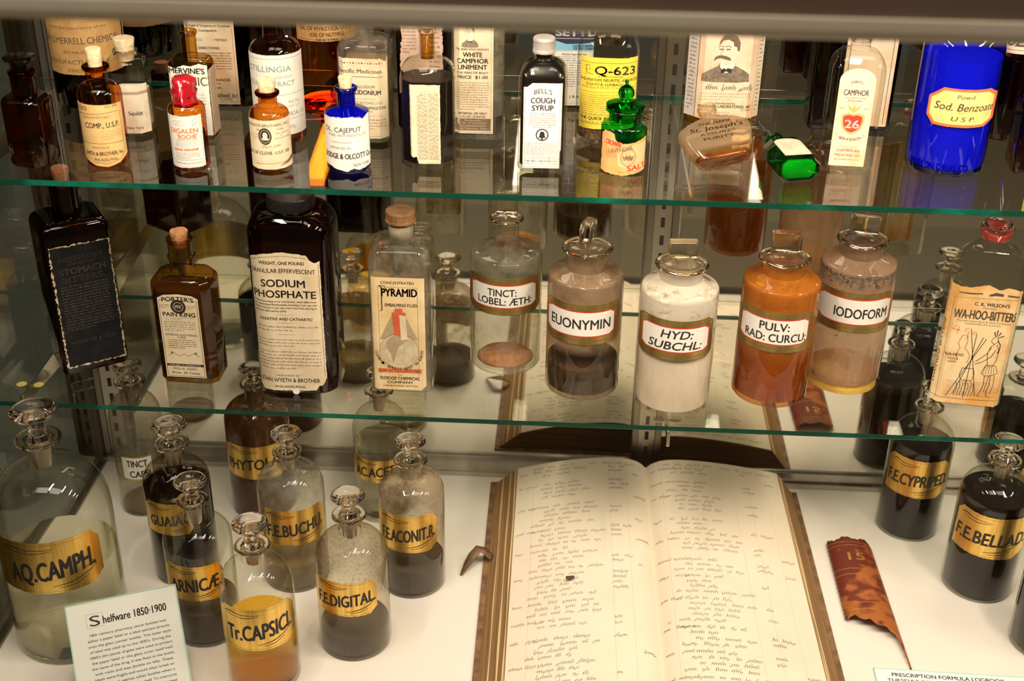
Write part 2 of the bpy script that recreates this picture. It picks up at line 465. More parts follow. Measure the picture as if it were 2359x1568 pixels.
def standard(name, x, y, z1, rot, left=False):
    """slotted aluminium upright"""
    o = mk(name, *join(box(-1.15, 1.15, -.6, .55, 0, z1)), ALU, smooth=False)
    o.location = (x*S, y*S, .3*S); o.rotation_euler = (0, 0, rot); struct(o)
    f1 = mk('side_rail', *rbox(-2.1, -1.2, -1.0, .55, 0, z1, .12), ALUD, o, smooth=False)
    f2 = mk('side_rail', *rbox(1.2, 2.1, -1.0, .55, 0, z1, .12), ALUD, o, smooth=False)
    s0 = None; z = 1.6
    while z < z1-2:
        if s0 is None: s0 = mk('slot', *loft([(q[0], *q[1:]) for q in ((0, .24, .02, .01), (.12, .27, .02, .01), (1.28, .27, .02, .01), (1.4, .24, .02, .01))], nc=1), SLOT, o, smooth=False); s_ = s0
        else: s_ = s0.copy(); COL.objects.link(s_)
        s_.location = (0, -.61*S, z*S); z += 2.55
    return o
pc = standard('trim_2', 13.05, -1.2, 88, 0)
pl = standard('trim_3', -64.4, -.4, 88, math.radians(12))
# end wall: glass pane held by aluminium corner posts, dark room partition beyond it
ge = thin_glass('end_glass', (.80, .84, .76), .5, rough=0.0, wavy=0)
struct(mk('wall_left', *box(XL-.6, XL, FRONT, -2.6, .4, 88), ge, smooth=False))
struct(mk('trim_4', *join(box(XL-1.2, XL+.5, FRONT, 0, 0, .45), box(XL-1.0, XL+.1, -3.0, .6, 0, 90), box(XL+.1, XL+2.2, -.5, .2, 0, 90)), ALUD, smooth=False))
struct(mk('wall_beyond_left', *box(-104, -101, -120, 30, -85, 110), DARKWOOD, smooth=False))
struct(mk('added_wall_right', *box(160, 163, -120, 30, -85, 110), DARKWOOD, smooth=False))  # unseen dark wall, added to darken what the left end glass reflects
struct(mk('wall_right', *box(XR, XR+.6, FRONT, 0, .4, 88), ge, smooth=False))
# front kick board below the deck and the header rail across the top of the picture
struct(mk('baseboard_front', *box(XL-1, XR+1, FRONT-.8, FRONT, -85, 1.2), CHARC, smooth=False))
hy, hz_ = -88.0, 89.6
def extr(prof, x0, x1):
    n = len(prof); V = [(x0, y, z) for y, z in prof]+[(x1, y, z) for y, z in prof]
    return V, [(i, (i+1) % n, n+(i+1) % n, n+i) for i in range(n)]+[tuple(reversed(range(n))), tuple(range(n, 2*n))]
FASCIA_SHADED = pmat('shaded_fascia_brown', (.13, .085, .06), (.11, .07, .05), .45, scale=6)  # darker copy for the upper rail: light-to-dark gradient put into the colour
header = struct(mk('trim_5', *extr([(hy-.4, hz_+1.3), (hy+1.6, hz_+1.0), (hy+1.6, hz_+16), (hy-.4, hz_+16)], XL-60, XR+60), FASCIA_SHADED, smooth=False))
prof = [(hy+.7*math.cos(PI+i*PI/8), hz_+.7+.7*math.sin(PI+i*PI/8)) for i in range(9)]+[(hy+.7, hz_+1.3), (hy-.7, hz_+1.3)]
mk('header_lip', *extr(prof, XL-60, XR+60), RAIL_LIT, header, sharp=50)


# ------------------------------------------------------------------ glass shelves and their brackets
def shelf(name, z, d, g, label):
    t = thing(name, label, 'shelf', (0, 0, z), group='glass display shelves')
    x0, x1 = XL+.6, XR-.5; T = .62
    # the pane: top and underside see-through, the cut edges read green
    mk('pane', [(x0,-d,0), (x1,-d,0), (x1,-g,0), (x0,-g,0), (x0,-d,-T), (x1,-d,-T), (x1,-g,-T), (x0,-g,-T)],
       [(0,1,2,3), (7,6,5,4)], SHELFG, t, smooth=False)
    mk('polished_edge', [(x0,-d,-.0), (x1,-d,-.0), (x1,-d,-T), (x0,-d,-T), (x0,-g,0), (x1,-g,0), (x1,-g,-T), (x0,-g,-T),
        (x0,-d-.015,-.06), (x1,-d-.015,-.06), (x1,-d-.015,-T+.06), (x0,-d-.015,-T+.06)],
       [(0,8,9,1), (8,11,10,9), (11,3,2,10), (5,4,7,6)], EDGEG, t, smooth=False)
    mk('ground_arris', *box(x0, x1, -g-.10, -g, -.02, .012), ALU, t, smooth=False)
    return t
shelf('glass_shelf', Z1, D1, G1, 'upper clear glass shelf with green polished front edge, under the paper labelled bottles')
shelf('glass_shelf', Z2, D2, G2, 'lower clear glass shelf with green polished front edge, under the enamel labelled jars')
PAD = pmat('amber_rubber', (.50, .42, .12), (.42, .34, .10), .35)
def bracket(x, z, d, label, padm=None):
    t = thing('shelf_bracket', label, 'bracket', (x, -1.0, z-.64), group='steel brackets under the glass shelves')
    L = d+.4
    V, Fc = [], []
    for xx in (-.12, .12):
        V += [(xx, -.2, 0), (xx, -L, -.05), (xx, -L-.1, -.9), (xx, -L+.5, -1.5), (xx, -6, -3.6), (xx, -.2, -4.6)]
    Fc = [(0,1,2,3,4,5), tuple(reversed(range(6, 12)))]+[(i, 6+i, 6+(i+1) % 6, (i+1) % 6) for i in range(6)]
    mk('arm', V, Fc, CHROME, t, smooth=False)
    mk('tip', *rbox(-.2, .2, -L-.5, -L+.1, -1.9, -.05, .1), CHROME, t, smooth=False)
    mk('pad_holder', *rbox(-1.5, 1.5, -L+2.2, -L+2.6, -.35, -.03, .05), ALU, t, smooth=False)
    for sx in (-1, 1):
        p = mk('rubber_pad', *loft(circ([(-.03, .5), (0, .62), (.02, .62), (.025, .5)]), nc=5), padm or PAD, t); p.location = (sx*1.05*S, (-L+2.4)*S, 0)
bracket(13.05, Z1, D1-4, 'steel bracket with clip under the upper shelf at the centre upright', CLEAR)
bracket(13.05, Z2, D2-1.5, 'steel bracket with clip under the lower shelf at the centre upright', CLEAR)
bracket(-63.6, Z1, D1-4, 'steel bracket under the left end of the upper shelf')
bracket(-63.6, Z2, D2-4, 'steel bracket with round pads under the left end of the lower shelf')

# ------------------------------------------------------------------ bottle builder
class B: pass
def lerp(a, b, t): return a+(b-a)*t
def bottle(name, label, cat, Z, px, yb, ref, glass, group, sh, nb, nw, lip=None, lw=None, depth=None, rc=None, rot=0.0,
           chamf=False, dome='dome', lip_t=.55, lipmat=None, content=None, content_gap=.22, y_top=None, belly=1.0, body_name='glass_body',
           neck_flare=1.0, nring=None, punt=True, front_w=None):
    b = B(); b.px = px
    Pf = at(px, yb, Z); rot_ = math.radians(rot)
    # size: the width seen at the reference row
    P = Pf.copy(); 
    for _ in range(4):
        h = hgt(P, ref[0]); dep = pr(P+Vector((0, 0, h)))[2]
        a = ref[1]/2*dep/F
        bb = a if depth is None else depth/2
        if depth is None and rc is None: d = (P-CAM); d.z = 0; d.normalize()
        else: d = Vector((-math.sin(rot_), math.cos(rot_), 0))
        P = Pf+d*bb
    if rc is None and depth is None: rc = a
    if rc is None: rc = .6
    b.a, b.b, b.rc, b.P, b.rot, b.chamf = a, bb, rc, P, rot_, chamf
    b.z = lambda y: hgt(P, y)
    fr = P - d*bb
    b.zf = lambda y: hgt(fr, y)
    b.k = lambda h: pr(P+Vector((0, 0, h)))[2]/F           # cm per pixel at a height
    t = b.root = thing(name, label, cat, P, rot_, group)
    hs, hn = b.z(sh), b.z(nb); rn = nw/2*b.k(hn)
    b.hs, b.hn, b.rn = hs, hn, rn
    def R(f, z, g=0): return (z, a*f-g, bb*f-g, max(rc*f-g, .02))
    secs = [(.35, (a-.9)*.5, (bb-.9 if bb > 1.4 else bb*.5)*.5, rc*.4), (.12, a-.75, max(bb-.75, .3), rc*.8)] if punt and bb > 1.2 else []
    npunt = len(secs)
    secs += [(.0, a-.45, max(bb-.45, .2), max(rc-.4, .05)), (.05, a-.2, bb-.2, max(rc-.15, .08)), (.35, a, bb, rc)]
    secs += [(hs*.5, a*belly, bb*belly, rc*belly)]
    N = 9
    for i in range(N+1):
        q = i/N
        if dome == 'dome':
            f = math.cos(q*PI/2*.98); z = hs+(hn-hs)*math.sin(q*PI/2)
        elif dome == 'round':            # superelliptic square shoulder
            f = max(0, math.cos(q*PI/2))**.55; z = hs+(hn-hs)*math.sin(q*PI/2)**.8
        elif dome == 'flat':             # tight corner then gentle cone up to the neck
            if q < .4: s_ = q/.4*PI/2; f = 1-.14*(1-math.cos(s_)); z = hs+(hn-hs)*.42*math.sin(s_)
            else: s_ = (q-.4)/.6; f = .86*(1-s_); z = hs+(hn-hs)*(.42+.58*s_**1.3)
        else:                            # s-curve
            f = .5+.5*math.cos(q*PI); z = hs+(hn-hs)*q
        aa, b2 = rn+(a-rn)*f, rn+(bb-rn)*f
        secs.append((z, aa, b2, min(lerp(rn, rc, f), min(aa, b2))))
    hl = b.z(lip) if lip else hn+6
    rl = (lw/2*b.k(hl)) if lw else rn*1.15
    b.hl, b.rl = hl, rl
    rt = rn*neck_flare
    for q in (.25, .6): secs.append((hn+(hl-lip_t-hn)*q, lerp(rn, rt, q), lerp(rn, rt, q), lerp(rn, rt, q)))
    if nring:
        zr = b.z(nring); secs = [s_ for s_ in secs if not (s_[0] > zr-.1 and s_[0] > hn)]
        secs += circ([(zr-.25, rn*1.0), (zr-.1, rn*1.14), (zr+.1, rn*1.14), (zr+.25, rn*1.0)])
    b.body = mk(body_name, *loft(secs+circ([(hl-lip_t, rt)]), chamf, cap0=True, cap1=False), glass, t, sharp=40)
    lip_t = max(lip_t, .42)
    lp = [(hl-lip_t, rt), (hl-lip_t*.8, lerp(rt, rl, .6)), (hl-lip_t*.5, rl), (hl-lip_t*.12, rl), (hl, rl*.93), (hl, rt*.86), (hl-lip_t*.5, rt*.80), (hl-2.2*lip_t, rt*.80)]
    lm = lipmat or LIPOF.get(glass.name, glass if glass.name in ('black_amber_glass', 'cobalt_glass', 'green_glass', 'olive_glass') else LIPC)
    lp = [(hl-lip_t, rt*.86), (hl-lip_t*1.02, rt), (hl-lip_t*.8, lerp(rt, rl, .7)), (hl-lip_t*.5, rl), (hl-lip_t*.15, rl*.99), (hl, rl*.90), (hl, rt*.95), (hl-lip_t*.3, rt*.86), (hl-lip_t, rt*.86)]
    mk('lip', *loft(circ(lp), cap0=False, cap1=False), lm, t, sharp=70)
    if content:
        y, cm = content[:2]; zt = hs if y is None else b.z(y); g = content_gap
        cs = [(.5, a-.5, bb-.5, max(rc-.4, .05)), (.7, a-g, bb-g, max(rc-g, .05))]
        wall = secs[npunt:]
        for s_ in wall:
            if .8 < s_[0] < zt-.05: cs.append((s_[0], s_[1]-g, s_[2]-g, max(s_[3]-g, .05)))
        last = min([s_ for s_ in wall if s_[0] >= zt-.05], key=lambda q: q[0], default=secs[-1])
        prev = max([s_ for s_ in wall if s_[0] < zt], key=lambda q: q[0], default=wall[2])
        q = 0 if last[0] <= prev[0] else (zt-prev[0])/(last[0]-prev[0])
        la, lb, lr = (lerp(prev[i], last[i], q) for i in (1, 2, 3))
        cs.append((zt, la-g, lb-g, max(lr-g, .05))); cs = sorted(cs, key=lambda s_: s_[0])
        b.content = mk(content[2] if len(content) > 2 else 'contents', *loft(cs, chamf), cm, t, sharp=50)
        b.zt = zt
    return b
def lab(b, xl, xr, yt, ybm, cut=.35, rotu=0.0):
    """label on a bottle from its extent in the picture (x at mid height; rows at the front centre)"""
    v0, v1 = b.zf(ybm), b.zf(yt); zm = (v0+v1)/2; k = b.k(zm)
    cx = pr(b.P+Vector((0, 0, zm)))[0]
    round_ = b.rc >= min(b.a, b.b)*.97 and not b.chamf
    if round_:
        # the wall faces the camera at the side's own bearing
        d = b.P-CAM; base = math.atan2(d.x, d.y) - 0 + b.rot
        def U(x):
            s = max(-.985, min(.985, (x-cx)*k/b.a)); return (math.asin(s)-base)*b.a
        u0, u1 = U(xl), U(xr); cl = lambda v: max(-.985, min(.985, v))
        return Lab(b.root, surf_map(b.a, b.b, b.rc, b.chamf), u0, u1, v0, v1, cut, proj=(cl((xl-cx)*k/b.a), cl((xr-cx)*k/b.a), base, b.a))
    else:
        u0, u1 = (xl-b.fx)*k, (xr-b.fx)*k
    return Lab(b.root, surf_map(b.a, b.b, b.rc, b.chamf), u0, u1, v0, v1, cut)
def lab_cm(b, u0, u1, v0, v1, cut=.35):
    rc = min(b.rc, b.a, b.b); fl = b.a-rc; arc = rc*(math.sqrt(2) if b.chamf else PI/2)
    over = max(abs(u0), abs(u1)) > fl
    if over and not b.chamf: cut = cut or .3
    return Lab(b.root, surf_map(b.a, b.b, b.rc, b.chamf), u0, u1, v0, v1, cut, creases=(-fl-arc, -fl, fl, fl+arc) if over else ())

def disc_stopper(b, yd, wd, mat=None, plug=CLEAR_DUSTY):
    zd = b.z(yd); k = b.k(zd); rd = wd/2*k; th = rd*.26; rs = b.rn*.60
    mk('ground_plug', *loft(circ([(b.hn-.3, b.rn*.62), (b.hl-.5, b.rn*.80)]), cap0=True, cap1=False), PLUG, b.root)
    p = [(b.hl-.45, b.rn*.70), (b.hl+.05, b.rn*.72), (b.hl+.2, rs*1.1), (zd-th*2.2, rs), (zd-th*1.4, rs*1.25), (zd-th*1.0, rd*.60), (zd-th*.55, rd*.90), (zd, rd), (zd+th*.45, rd*.95), (zd+th*.75, rd*.74), (zd+th*.60, rd*.46), (zd+th*.35, rd*.2), (zd+th*.3, rd*.05)]
    return mk('stopper', *loft(circ(p), nc=8), mat or STOPPER, b.root, sharp=70)
def blade_stopper(b, ytop, wpx, tpx, rot, mat=None):
    zt = b.z(ytop); k = b.k(zt); m = mat or STOPPER
    r = b.rl*.80
    s = mk('stopper', *loft(circ([(b.hl-2.2, b.rn*.70), (b.hl-.05, b.rn*.80), (b.hl+.05, r), (b.hl+.35, r), (b.hl+.55, r*.8), (b.hl+.62, r*.35)]), nc=8), STOPT, b.root, sharp=50)
    h = mk('handle', *rbox(-wpx*k/2, wpx*k/2, -tpx*k/2, tpx*k/2, b.hl+.55, zt, min(wpx, tpx)*k*.22), m, s); h.data.set_sharp_from_angle(angle=math.radians(50))
    h.rotation_euler = (0, 0, math.radians(rot)-b.rot)
    return s
def cork(b, ytop, wpx, mat=None, tilt=0):
    zt = b.z(ytop); k = b.k(zt); r = wpx/2*k
    n = 5; secs = [(b.hl-1.2, r*.72), (b.hl, r*.86), (zt-.12, r), (zt, r*.93)]
    V, Fc = loft(circ(secs), nc=6)
    V = [(x+random.uniform(-.03, .03), y+random.uniform(-.03, .03), z+random.uniform(-.03, .03)) for x, y, z in V]
    o = mk('cork', V, Fc, mat or CORK, b.root, sharp=50); o.rotation_euler = (0, math.radians(tilt), 0)
    return o
def screwcap(b, ytop, wpx, mat, ribs=True):
    zt = b.z(ytop); k = b.k(zt); r = wpx/2*k; n = 44; V, Fc = [], []
    z0 = b.hl-.3
    for z, f, rib in ((z0, 1, 0), (z0+.25, 1.0, 0), (z0+.3, .97, 1), (zt-.35, .97, 1), (zt-.3, .98, 0), (zt-.08, .95, 0), (zt, .86, 0), (zt-.03, .5, 0), (zt-.03, .1, 0)):
        for i in range(n):
            a = 2*PI*i/n; q = r*f*(1-.035*(i % 2) if rib else 1); V.append((q*math.cos(a), q*math.sin(a), z))
    for j in range(8):
        for i in range(n): Fc.append((j*n+i, j*n+(i+1)%n, (j+1)*n+(i+1)%n, (j+1)*n+i))
    Fc.append(tuple(range(8*n, 9*n)))
    return mk('cap', V, Fc, mat, b.root, sharp=35)

# ------------------------------------------------------------------ deck: recessed gold-leaf label bottles
WATER = solid_glass('water', (.97,.96,.90), 1.10)
AMBERLIQ = solid_glass('amber_tincture', (1,.78,.26), 1.10)
def liquid(name, col, col2, rough=.35, scale=9): return pmat(name, col, tuple(lerp(a, b, .6) for a, b in zip(col, col2)), rough, scale=scale, lo=.35, hi=.7, spec=.25)
BROWNLIQ = liquid('brown_extract', (.075,.058,.038), (.05,.038,.025))
DARKLIQ = liquid('dark_extract', (.008,.0045,.003), (.004,.003,.002), .3)
YBROWN = liquid('yellow_brown_extract', (.26,.17,.05), (.12,.075,.03))
GREYBR = liquid('grey_brown_extract', (.11,.085,.058), (.07,.052,.036))
REDBR = liquid('red_brown_extract', (.22,.12,.05), (.12,.06,.03))
FILMY = thin_glass('filmed_clear_glass', (.90,.88,.80), 3.0, film=(.50,.40,.27), film_amt=.85, film_lo=.40, film_hi=.55, film_scale=18, film_z=(7.5,8.5))
SPECK = thin_glass('specked_clear_glass', (.90,.87,.78), 3.0, film=(.22,.12,.05), film_amt=.5, film_lo=.48, film_hi=.70, film_scale=300, film_z=(6,13))
BLACKFILM = thin_glass('black_filmed_glass', (.85,.82,.74), 3.0, film=(.03,.015,.008), film_amt=1.0, film_lo=.36, film_hi=.42, film_scale=34, film_z=(8.0,8.3,13.2,14.0))
BROWNFILM = thin_glass('brown_filmed_glass', (.80,.62,.42), 3.0, film=(.20,.085,.03), film_amt=.9, film_lo=.30, film_hi=.55, film_scale=26)
GOLDFRINGE = pmat('ragged_gold', (.55,.33,.06), (.40,.20,.03), .35, metal=1)

def goldlab(b, xl, xr, yt, ybm, txt, th=.30, tw=.82, flip=False, torn=.05, slant=.11, ty=.46, pts=None, shear=.12):
    L = lab(b, xl, xr, yt, ybm, cut=.3)
    # recessed glass cover over the leaf
    L.paper(GOLD, pts or [(0,.02),(.88,0),(1,.16),(1,.80),(.92,1),(.06,1),(0,.86)], torn=torn, name='gold_label')
    L.text(txt, .5, ty, th*1.2, tw, INK, bold=.035, shear=shear, rot=slant)
    L.stroke([(.12,.82),(.06,.86),(.12,.90),(.26,.86),(.52,.86)], [.05,.17,.17,.09,.05], INK)
    L.stroke([(.10,.82),(.3,.79),(.5,.83)], [.05,.10,.05], INK)
    L.stroke([(.46,.14),(.66,.18),(.86,.27),(.93,.34),(.88,.38),(.80,.35)], [.05,.13,.11,.09,.17,.06], INK)
    L.stroke([(.52,.10),(.7,.12),(.84,.20)], [.05,.09,.05], INK)
    L.stroke([(.03,.05),(.87,.04)], .025, BROWNINK); L.stroke([(.03,.95),(.90,.95)], .025, BROWNINK)
    L.done(); return L
GG = 'gold label shop bottles on the white deck'
def gold_bottle(px, yb, ref, sh, nb, nw, lip, lw, disc, wd, label, content=None, glass=None, stopper=True, lab_=None, lipmat=None, **k):
    b = bottle('pharmacy_bottle', label, 'bottle', 0, px, yb, ref, glass or CLEAR, GG, sh, nb, nw, lip, lw, lip_t=.5, content=content, lipmat=lipmat, **k)
    if stopper: disc_stopper(b, disc, wd)
    if lab_: goldlab(b, *lab_)
    return b
AQ = gold_bottle(190, 1526, (1230, 262), 1172, 1064, 64, 1006, 106, 946, 108, 'largest clear glass bottle at the left of the deck, gold label AQ.CAMPH.', (1262, WATER, 'liquid'), lab_=(4, 216, 1246, 1362, 'AQ.CAMPH.'))
TC = gold_bottle(346, 1189, (1075, 116), 958, 908, 46, 874, 72, 842, 68, "narrow clear bottle with white enamel label TINCT. CAPSI, at the deck's back left corner", (1150, REDBR, 'liquid'), glass=CLEAR_DUSTY)
L = lab(TC, 281, 346, 1050, 1106); L.paper(OLDGOLD, torn=.02, name='label'); L.poly([(.02,.08),(.98,.06),(.98,.93),(.02,.94)], ENAMEL, name='enamel_plate'); L.text('TINCT.', .52, .70, .26, .72, INK, bold=.03, dz=.03); L.text('CAPSI', .56, .28, .26, .68, INK, bold=.03, dz=.03); L.done()
gold_bottle(440, 1350, (1160, 150), 1106, 1060, 54, 1017, 82, 979, 84, 'clear bottle with black crusted shoulder and gold label GUAIAC, between two other gold label bottles', (1200, DARKLIQ, 'liquid'), glass=BLACKFILM, lab_=(342, 436, 1160, 1232, 'GUAIAC', .26, .9))
gold_bottle(488, 1491, (1270, 156), 1239, 1195, 50, 1149, 75, 1108, 78, 'clear bottle with gold label ARNICAE, directly behind the white text card', (1372, BROWNLIQ, 'liquid'), lab_=(387, 508, 1305, 1383, 'ARNICÆ.', .30, .88))
gold_bottle(618, 1606, (1349, 170), 1349, 1287, 54, 1252, 83, 1206, 85, 'clear bottle half full of bright amber liquid, gold label CAPSICI, nearest the front edge', (1422, AMBERLIQ, 'liquid'), lab_=(511, 672, 1404, 1498, 'Tr.CAPSICI.', .30, .86))
gold_bottle(614, 1198, (1010, 146), 960, 918, 44, 880, 64, 848, 62, 'brown coated bottle with gold label PHYTOLACC, at the back below the large amber jar', (1040, GREYBR, 'liquid'), glass=BROWNFILM, lab_=(519, 655, 1030, 1104, 'PHYTOLAC', .26, .95))
gold_bottle(690, 1366, (1170, 152), 1118, 1070, 46, 1037, 70, 998, 72, 'clear bottle of yellow-brown liquid, gold label F.E.BUCHU, behind two front bottles', (1262, YBROWN, 'liquid'), lab_=(606, 744, 1178, 1256, 'F.E.BUCHU.', .28, .88), glass=CLEAR_DUSTY)
gold_bottle(824, 1524, (1300, 168), 1276, 1226, 52, 1182, 80, 1142, 80, 'speckled bottle with gold label DIGITAL, front right of the left cluster', (1422, GREYBR, 'liquid'), glass=SPECK, lab_=(722, 864, 1344, 1420, 'F.E.DIGITAL.', .28, .92))
gold_bottle(886, 1206, (1020, 128), 985, 936, 46, 896, 68, 858, 60, 'clear watery bottle with chipped gold label AC.ACET, behind the brown filmed bottle', (1010, WATER, 'liquid'),
    lab_=(814, 915, 1062, 1112, 'AC.ACET.', .34, .9, False, .09))
gold_bottle(955, 1380, (1200, 150), 1130, 1092, 50, 1055, 78, 1016, 74, 'brown filmed bottle of dark extract, gold label ACONIT.R., rightmost of the left cluster', (1275, GREYBR, 'liquid'), glass=FILMY, lab_=(870, 1004, 1190, 1274, 'F.E.ACONIT.R.', .27, .9))
gold_bottle(2078, 1246, (1060, 143), 1018, 967, 48, 932, 68, 890, 56, 'nearly black extract bottle with gold label CYPRIPED, at the back, right of the book', (1012, DARKLIQ, 'liquid'), lab_=(2053, 2182, 1062, 1146, 'F.E.CYPRIPED.', .25, .95, False, .05, .06))
gold_bottle(2236, 1386, (1200, 162), 1138, 1090, 50, 1055, 78, 1017, 74, "nearly black bottle with gold label F.E.BELLA, right of the torn spine", (1128, DARKLIQ, 'liquid'), lab_=(2212, 2362, 1192, 1284, 'F.E.BELLAD.', .25, .95, False, .05, .04))
gold_bottle(2392, 1266, (1120, 150), 1080, 1040, 50, 1030, 76, 990, 72, 'dark bottle cut by the right edge of the picture, behind the F.E.BELLA bottle', (1110, DARKLIQ, 'liquid'), lab_=(2332, 2450, 1120, 1200, 'F.E.', .3, .4))
gold_bottle(2392, 1526, (1330, 168), 1250, 1200, 52, 1160, 80, 1120, 76, 'dark brown bottle cut by the right edge, nearest the front', (1260, DARKLIQ, 'liquid'))

# ------------------------------------------------------------------ lower shelf: enamel label jars
JG = 'white enamel label powder jars on the lower shelf'
def jar(px, yb, ref, sh, nb, nw, lip, lw, label, content, glass, gold, plate, lines, italic=0, th=.2):
    b = bottle('enamel_label_jar', label, 'jar', Z2, px, yb, ref, glass, JG, sh, nb, nw, lip, lw, dome='flat', lip_t=.5, content=content)
    L = lab(b, *gold, cut=.3)
    cc = [(.06,0),(.94,0),(1,.12),(1,.88),(.94,1),(.06,1),(0,.88),(0,.12)]
    L.paper(OLDGOLD, cc, name='gilt_border', w1=.05)
    L.stroke([(x*.985+.0075, y*.97+.015) for x, y in cc], .04, BROWNINK, closed=True)
    L.stroke([(x*.93+.035, y*.80+.10) for x, y in cc], .05, BROWNINK, closed=True)
    x0, x1, y0, y1 = plate
    L.poly([(x0+(x1-x0)*x, y0+(y1-y0)*y) for x, y in cc], REDINK, dz=.01, name='red_line')
    e = .012
    L.poly([(x0+e+(x1-x0-2*e)*x, y0+2.4*e+(y1-y0-4.8*e)*y) for x, y in cc], ENAMEL, dz=.02, name='enamel_plate')
    for s, x, y, h, w_ in lines: L.text(s, x, y, h, w_, INK, bold=.022, shear=italic, dz=.035)
    L.done(); return b
RUSTP = pmat('rust_powder', (.40,.13,.03), (.52,.25,.10), .9, scale=90)
DARKP = pmat('dark_brown_powder', (.095,.060,.032), (.05,.032,.018), .85, scale=30, stretch=(1,1,2.5), lo=.35, hi=.65)
WHITEP = pmat('white_powder', (.86,.80,.70), (.76,.69,.58), .9, scale=25)
TURM = pmat('turmeric_powder', (.37,.155,.028), (.27,.10,.018), .7, scale=28, stretch=(1.5,1.5,.5))
YELP = pmat('yellow_powder', (.72,.45,.08), (.60,.34,.06), .9, scale=60)
JB = thin_glass('brown_dusted_jar_glass', (.80,.72,.60), 2.5, film=(.42,.29,.18), film_amt=.85, film_lo=.28, film_hi=.55, film_scale=24, film_z=(6.0,7.2))
JW = thin_glass('white_dusted_jar_glass', (.93,.90,.85), 2.5, film=(.78,.73,.63), film_amt=.9, film_lo=.40, film_hi=.50, film_scale=30, film_z=(7.5,8.5))
JO = thin_glass('orange_stained_jar_glass', (.85,.60,.32), 2.0, film=(.62,.22,.03), film_amt=.85, film_lo=.2, film_hi=.5, film_scale=20, film_z=(5.5,8))
JP = thin_glass('pink_hazed_jar_glass', (.90,.80,.68), 2.5, film=(.62,.42,.28), film_amt=.62, film_lo=.2, film_hi=.5, film_scale=18)
lob = jar(1163, 866, (700, 164), 590, 553, 57, 499, 78, 'nearly empty clear jar with enamel label TINCT: LOBEL: and a rust powder remnant', None, CLEAR_DUSTY,
    (1082, 1243, 643, 727), (.035,.94,.19,.83), [('TINCT:', .46, .62, .19, .40), ('LOBEL: ÆTH:', .50, .38, .19, .74)])
# its stopper rises in a tall square grip
blade_stopper(lob, 440, 50, 24, 0)
pr_ = mk('powder_remnant', *loft([(.5, lob.a*.80, lob.a*.74, lob.a), (.75, lob.a*.74, lob.a*.66, lob.a), (1.0, lob.a*.45, lob.a*.4, lob.a), (1.2, lob.a*.1, lob.a*.1, lob.a)]), RUSTP, lob.root)
e = jar(1337, 925, (740, 172), 632, 613, 94, 566, 119, 'jar coated inside with brown dust, enamel label EUONYMIN', (816, DARKP, 'powder'), JB,
    (1262, 1428, 703, 795), (.02,.92,.20,.84), [('EUONYMIN', .47, .52, .24, .78)])
blade_stopper(e, 508, 52, 27, 68)
e = jar(1541, 963, (760, 177), 664, 638, 100, 604, 125, 'jar full of white powder, enamel label HYD: SUBCHL:', (None, WHITEP, 'powder'), JW,
    (1475, 1640, 740, 831), (.05,.95,.20,.84), [('HYD:', .52, .66, .20, .42), ('SUBCHL:', .50, .38, .20, .70)], italic=.22)
blade_stopper(e, 553, 66, 26, 4)
e = jar(1764, 940, (740, 176), 648, 626, 96, 589, 122, 'jar full of orange-brown powder, enamel label PULV: RAD: CURCU:', (None, TURM, 'powder'), JO,
    (1706, 1870, 722, 812), (.04,.95,.19,.85), [('PULV:', .50, .66, .20, .40), ('RAD: CURCU:', .52, .38, .20, .80)])
blade_stopper(e, 533, 68, 28, -4)
e = jar(1934, 891, (690, 170), 606, 583, 96, 547, 119, 'pink hazed jar with dark flakes and enamel label IODOFORM', (868, YELP, 'powder'), JP,
    (1887, 2050, 676, 766), (.035,.985,.20,.86), [('IODOFORM', .60, .50, .24, .68)])
blade_stopper(e, 493, 66, 28, -14)
mk('stained_collar', *loft(circ([(e.hn-.1, e.rn*.9), (e.hn+.1, e.rn*.955), (e.hl-.9, e.rn*.955), (e.hl-.8, e.rn*.9)])), pmat('deep_brown_stain', (.10,.025,.008), (.06,.015,.005), .3), e.root)
FLK = pmat('dark_flake', (.06,.055,.05), (.12,.12,.12), .4)
V, Fc = [], []
sm = surf_map(e.a, e.b, e.rc)
for i in range(420):
    u = random.uniform(-1.75, 1.75)*e.a; top = random.random() < .72
    v = e.hs-random.random()**1.6*1.35+.15 if top else random.uniform(e.hs*.45, e.hs)
    if not top and random.random() < .75: u = random.uniform(-1.7, -1.25)*e.a
    a = random.uniform(0, PI); l = random.uniform(.08, .26); wd = random.uniform(.03, .08)
    o = len(V)
    for sx, sy in ((-1,-1),(1,-1),(1,1),(-1,1)):
        V.append(sm(u+sx*l*math.cos(a)-sy*wd*math.sin(a), v+sx*l*math.sin(a)+sy*wd*math.cos(a), .012))
    Fc.append((o, o+1, o+2, o+3))
fk = mk('flakes', V, Fc, FLK, e.root, smooth=False); fk['kind'] = 'stuff'

# ------------------------------------------------------------------ lower shelf: the patent medicine bottles
PG = 'old patent medicine bottles'
def fx(b, x): b.fx = x
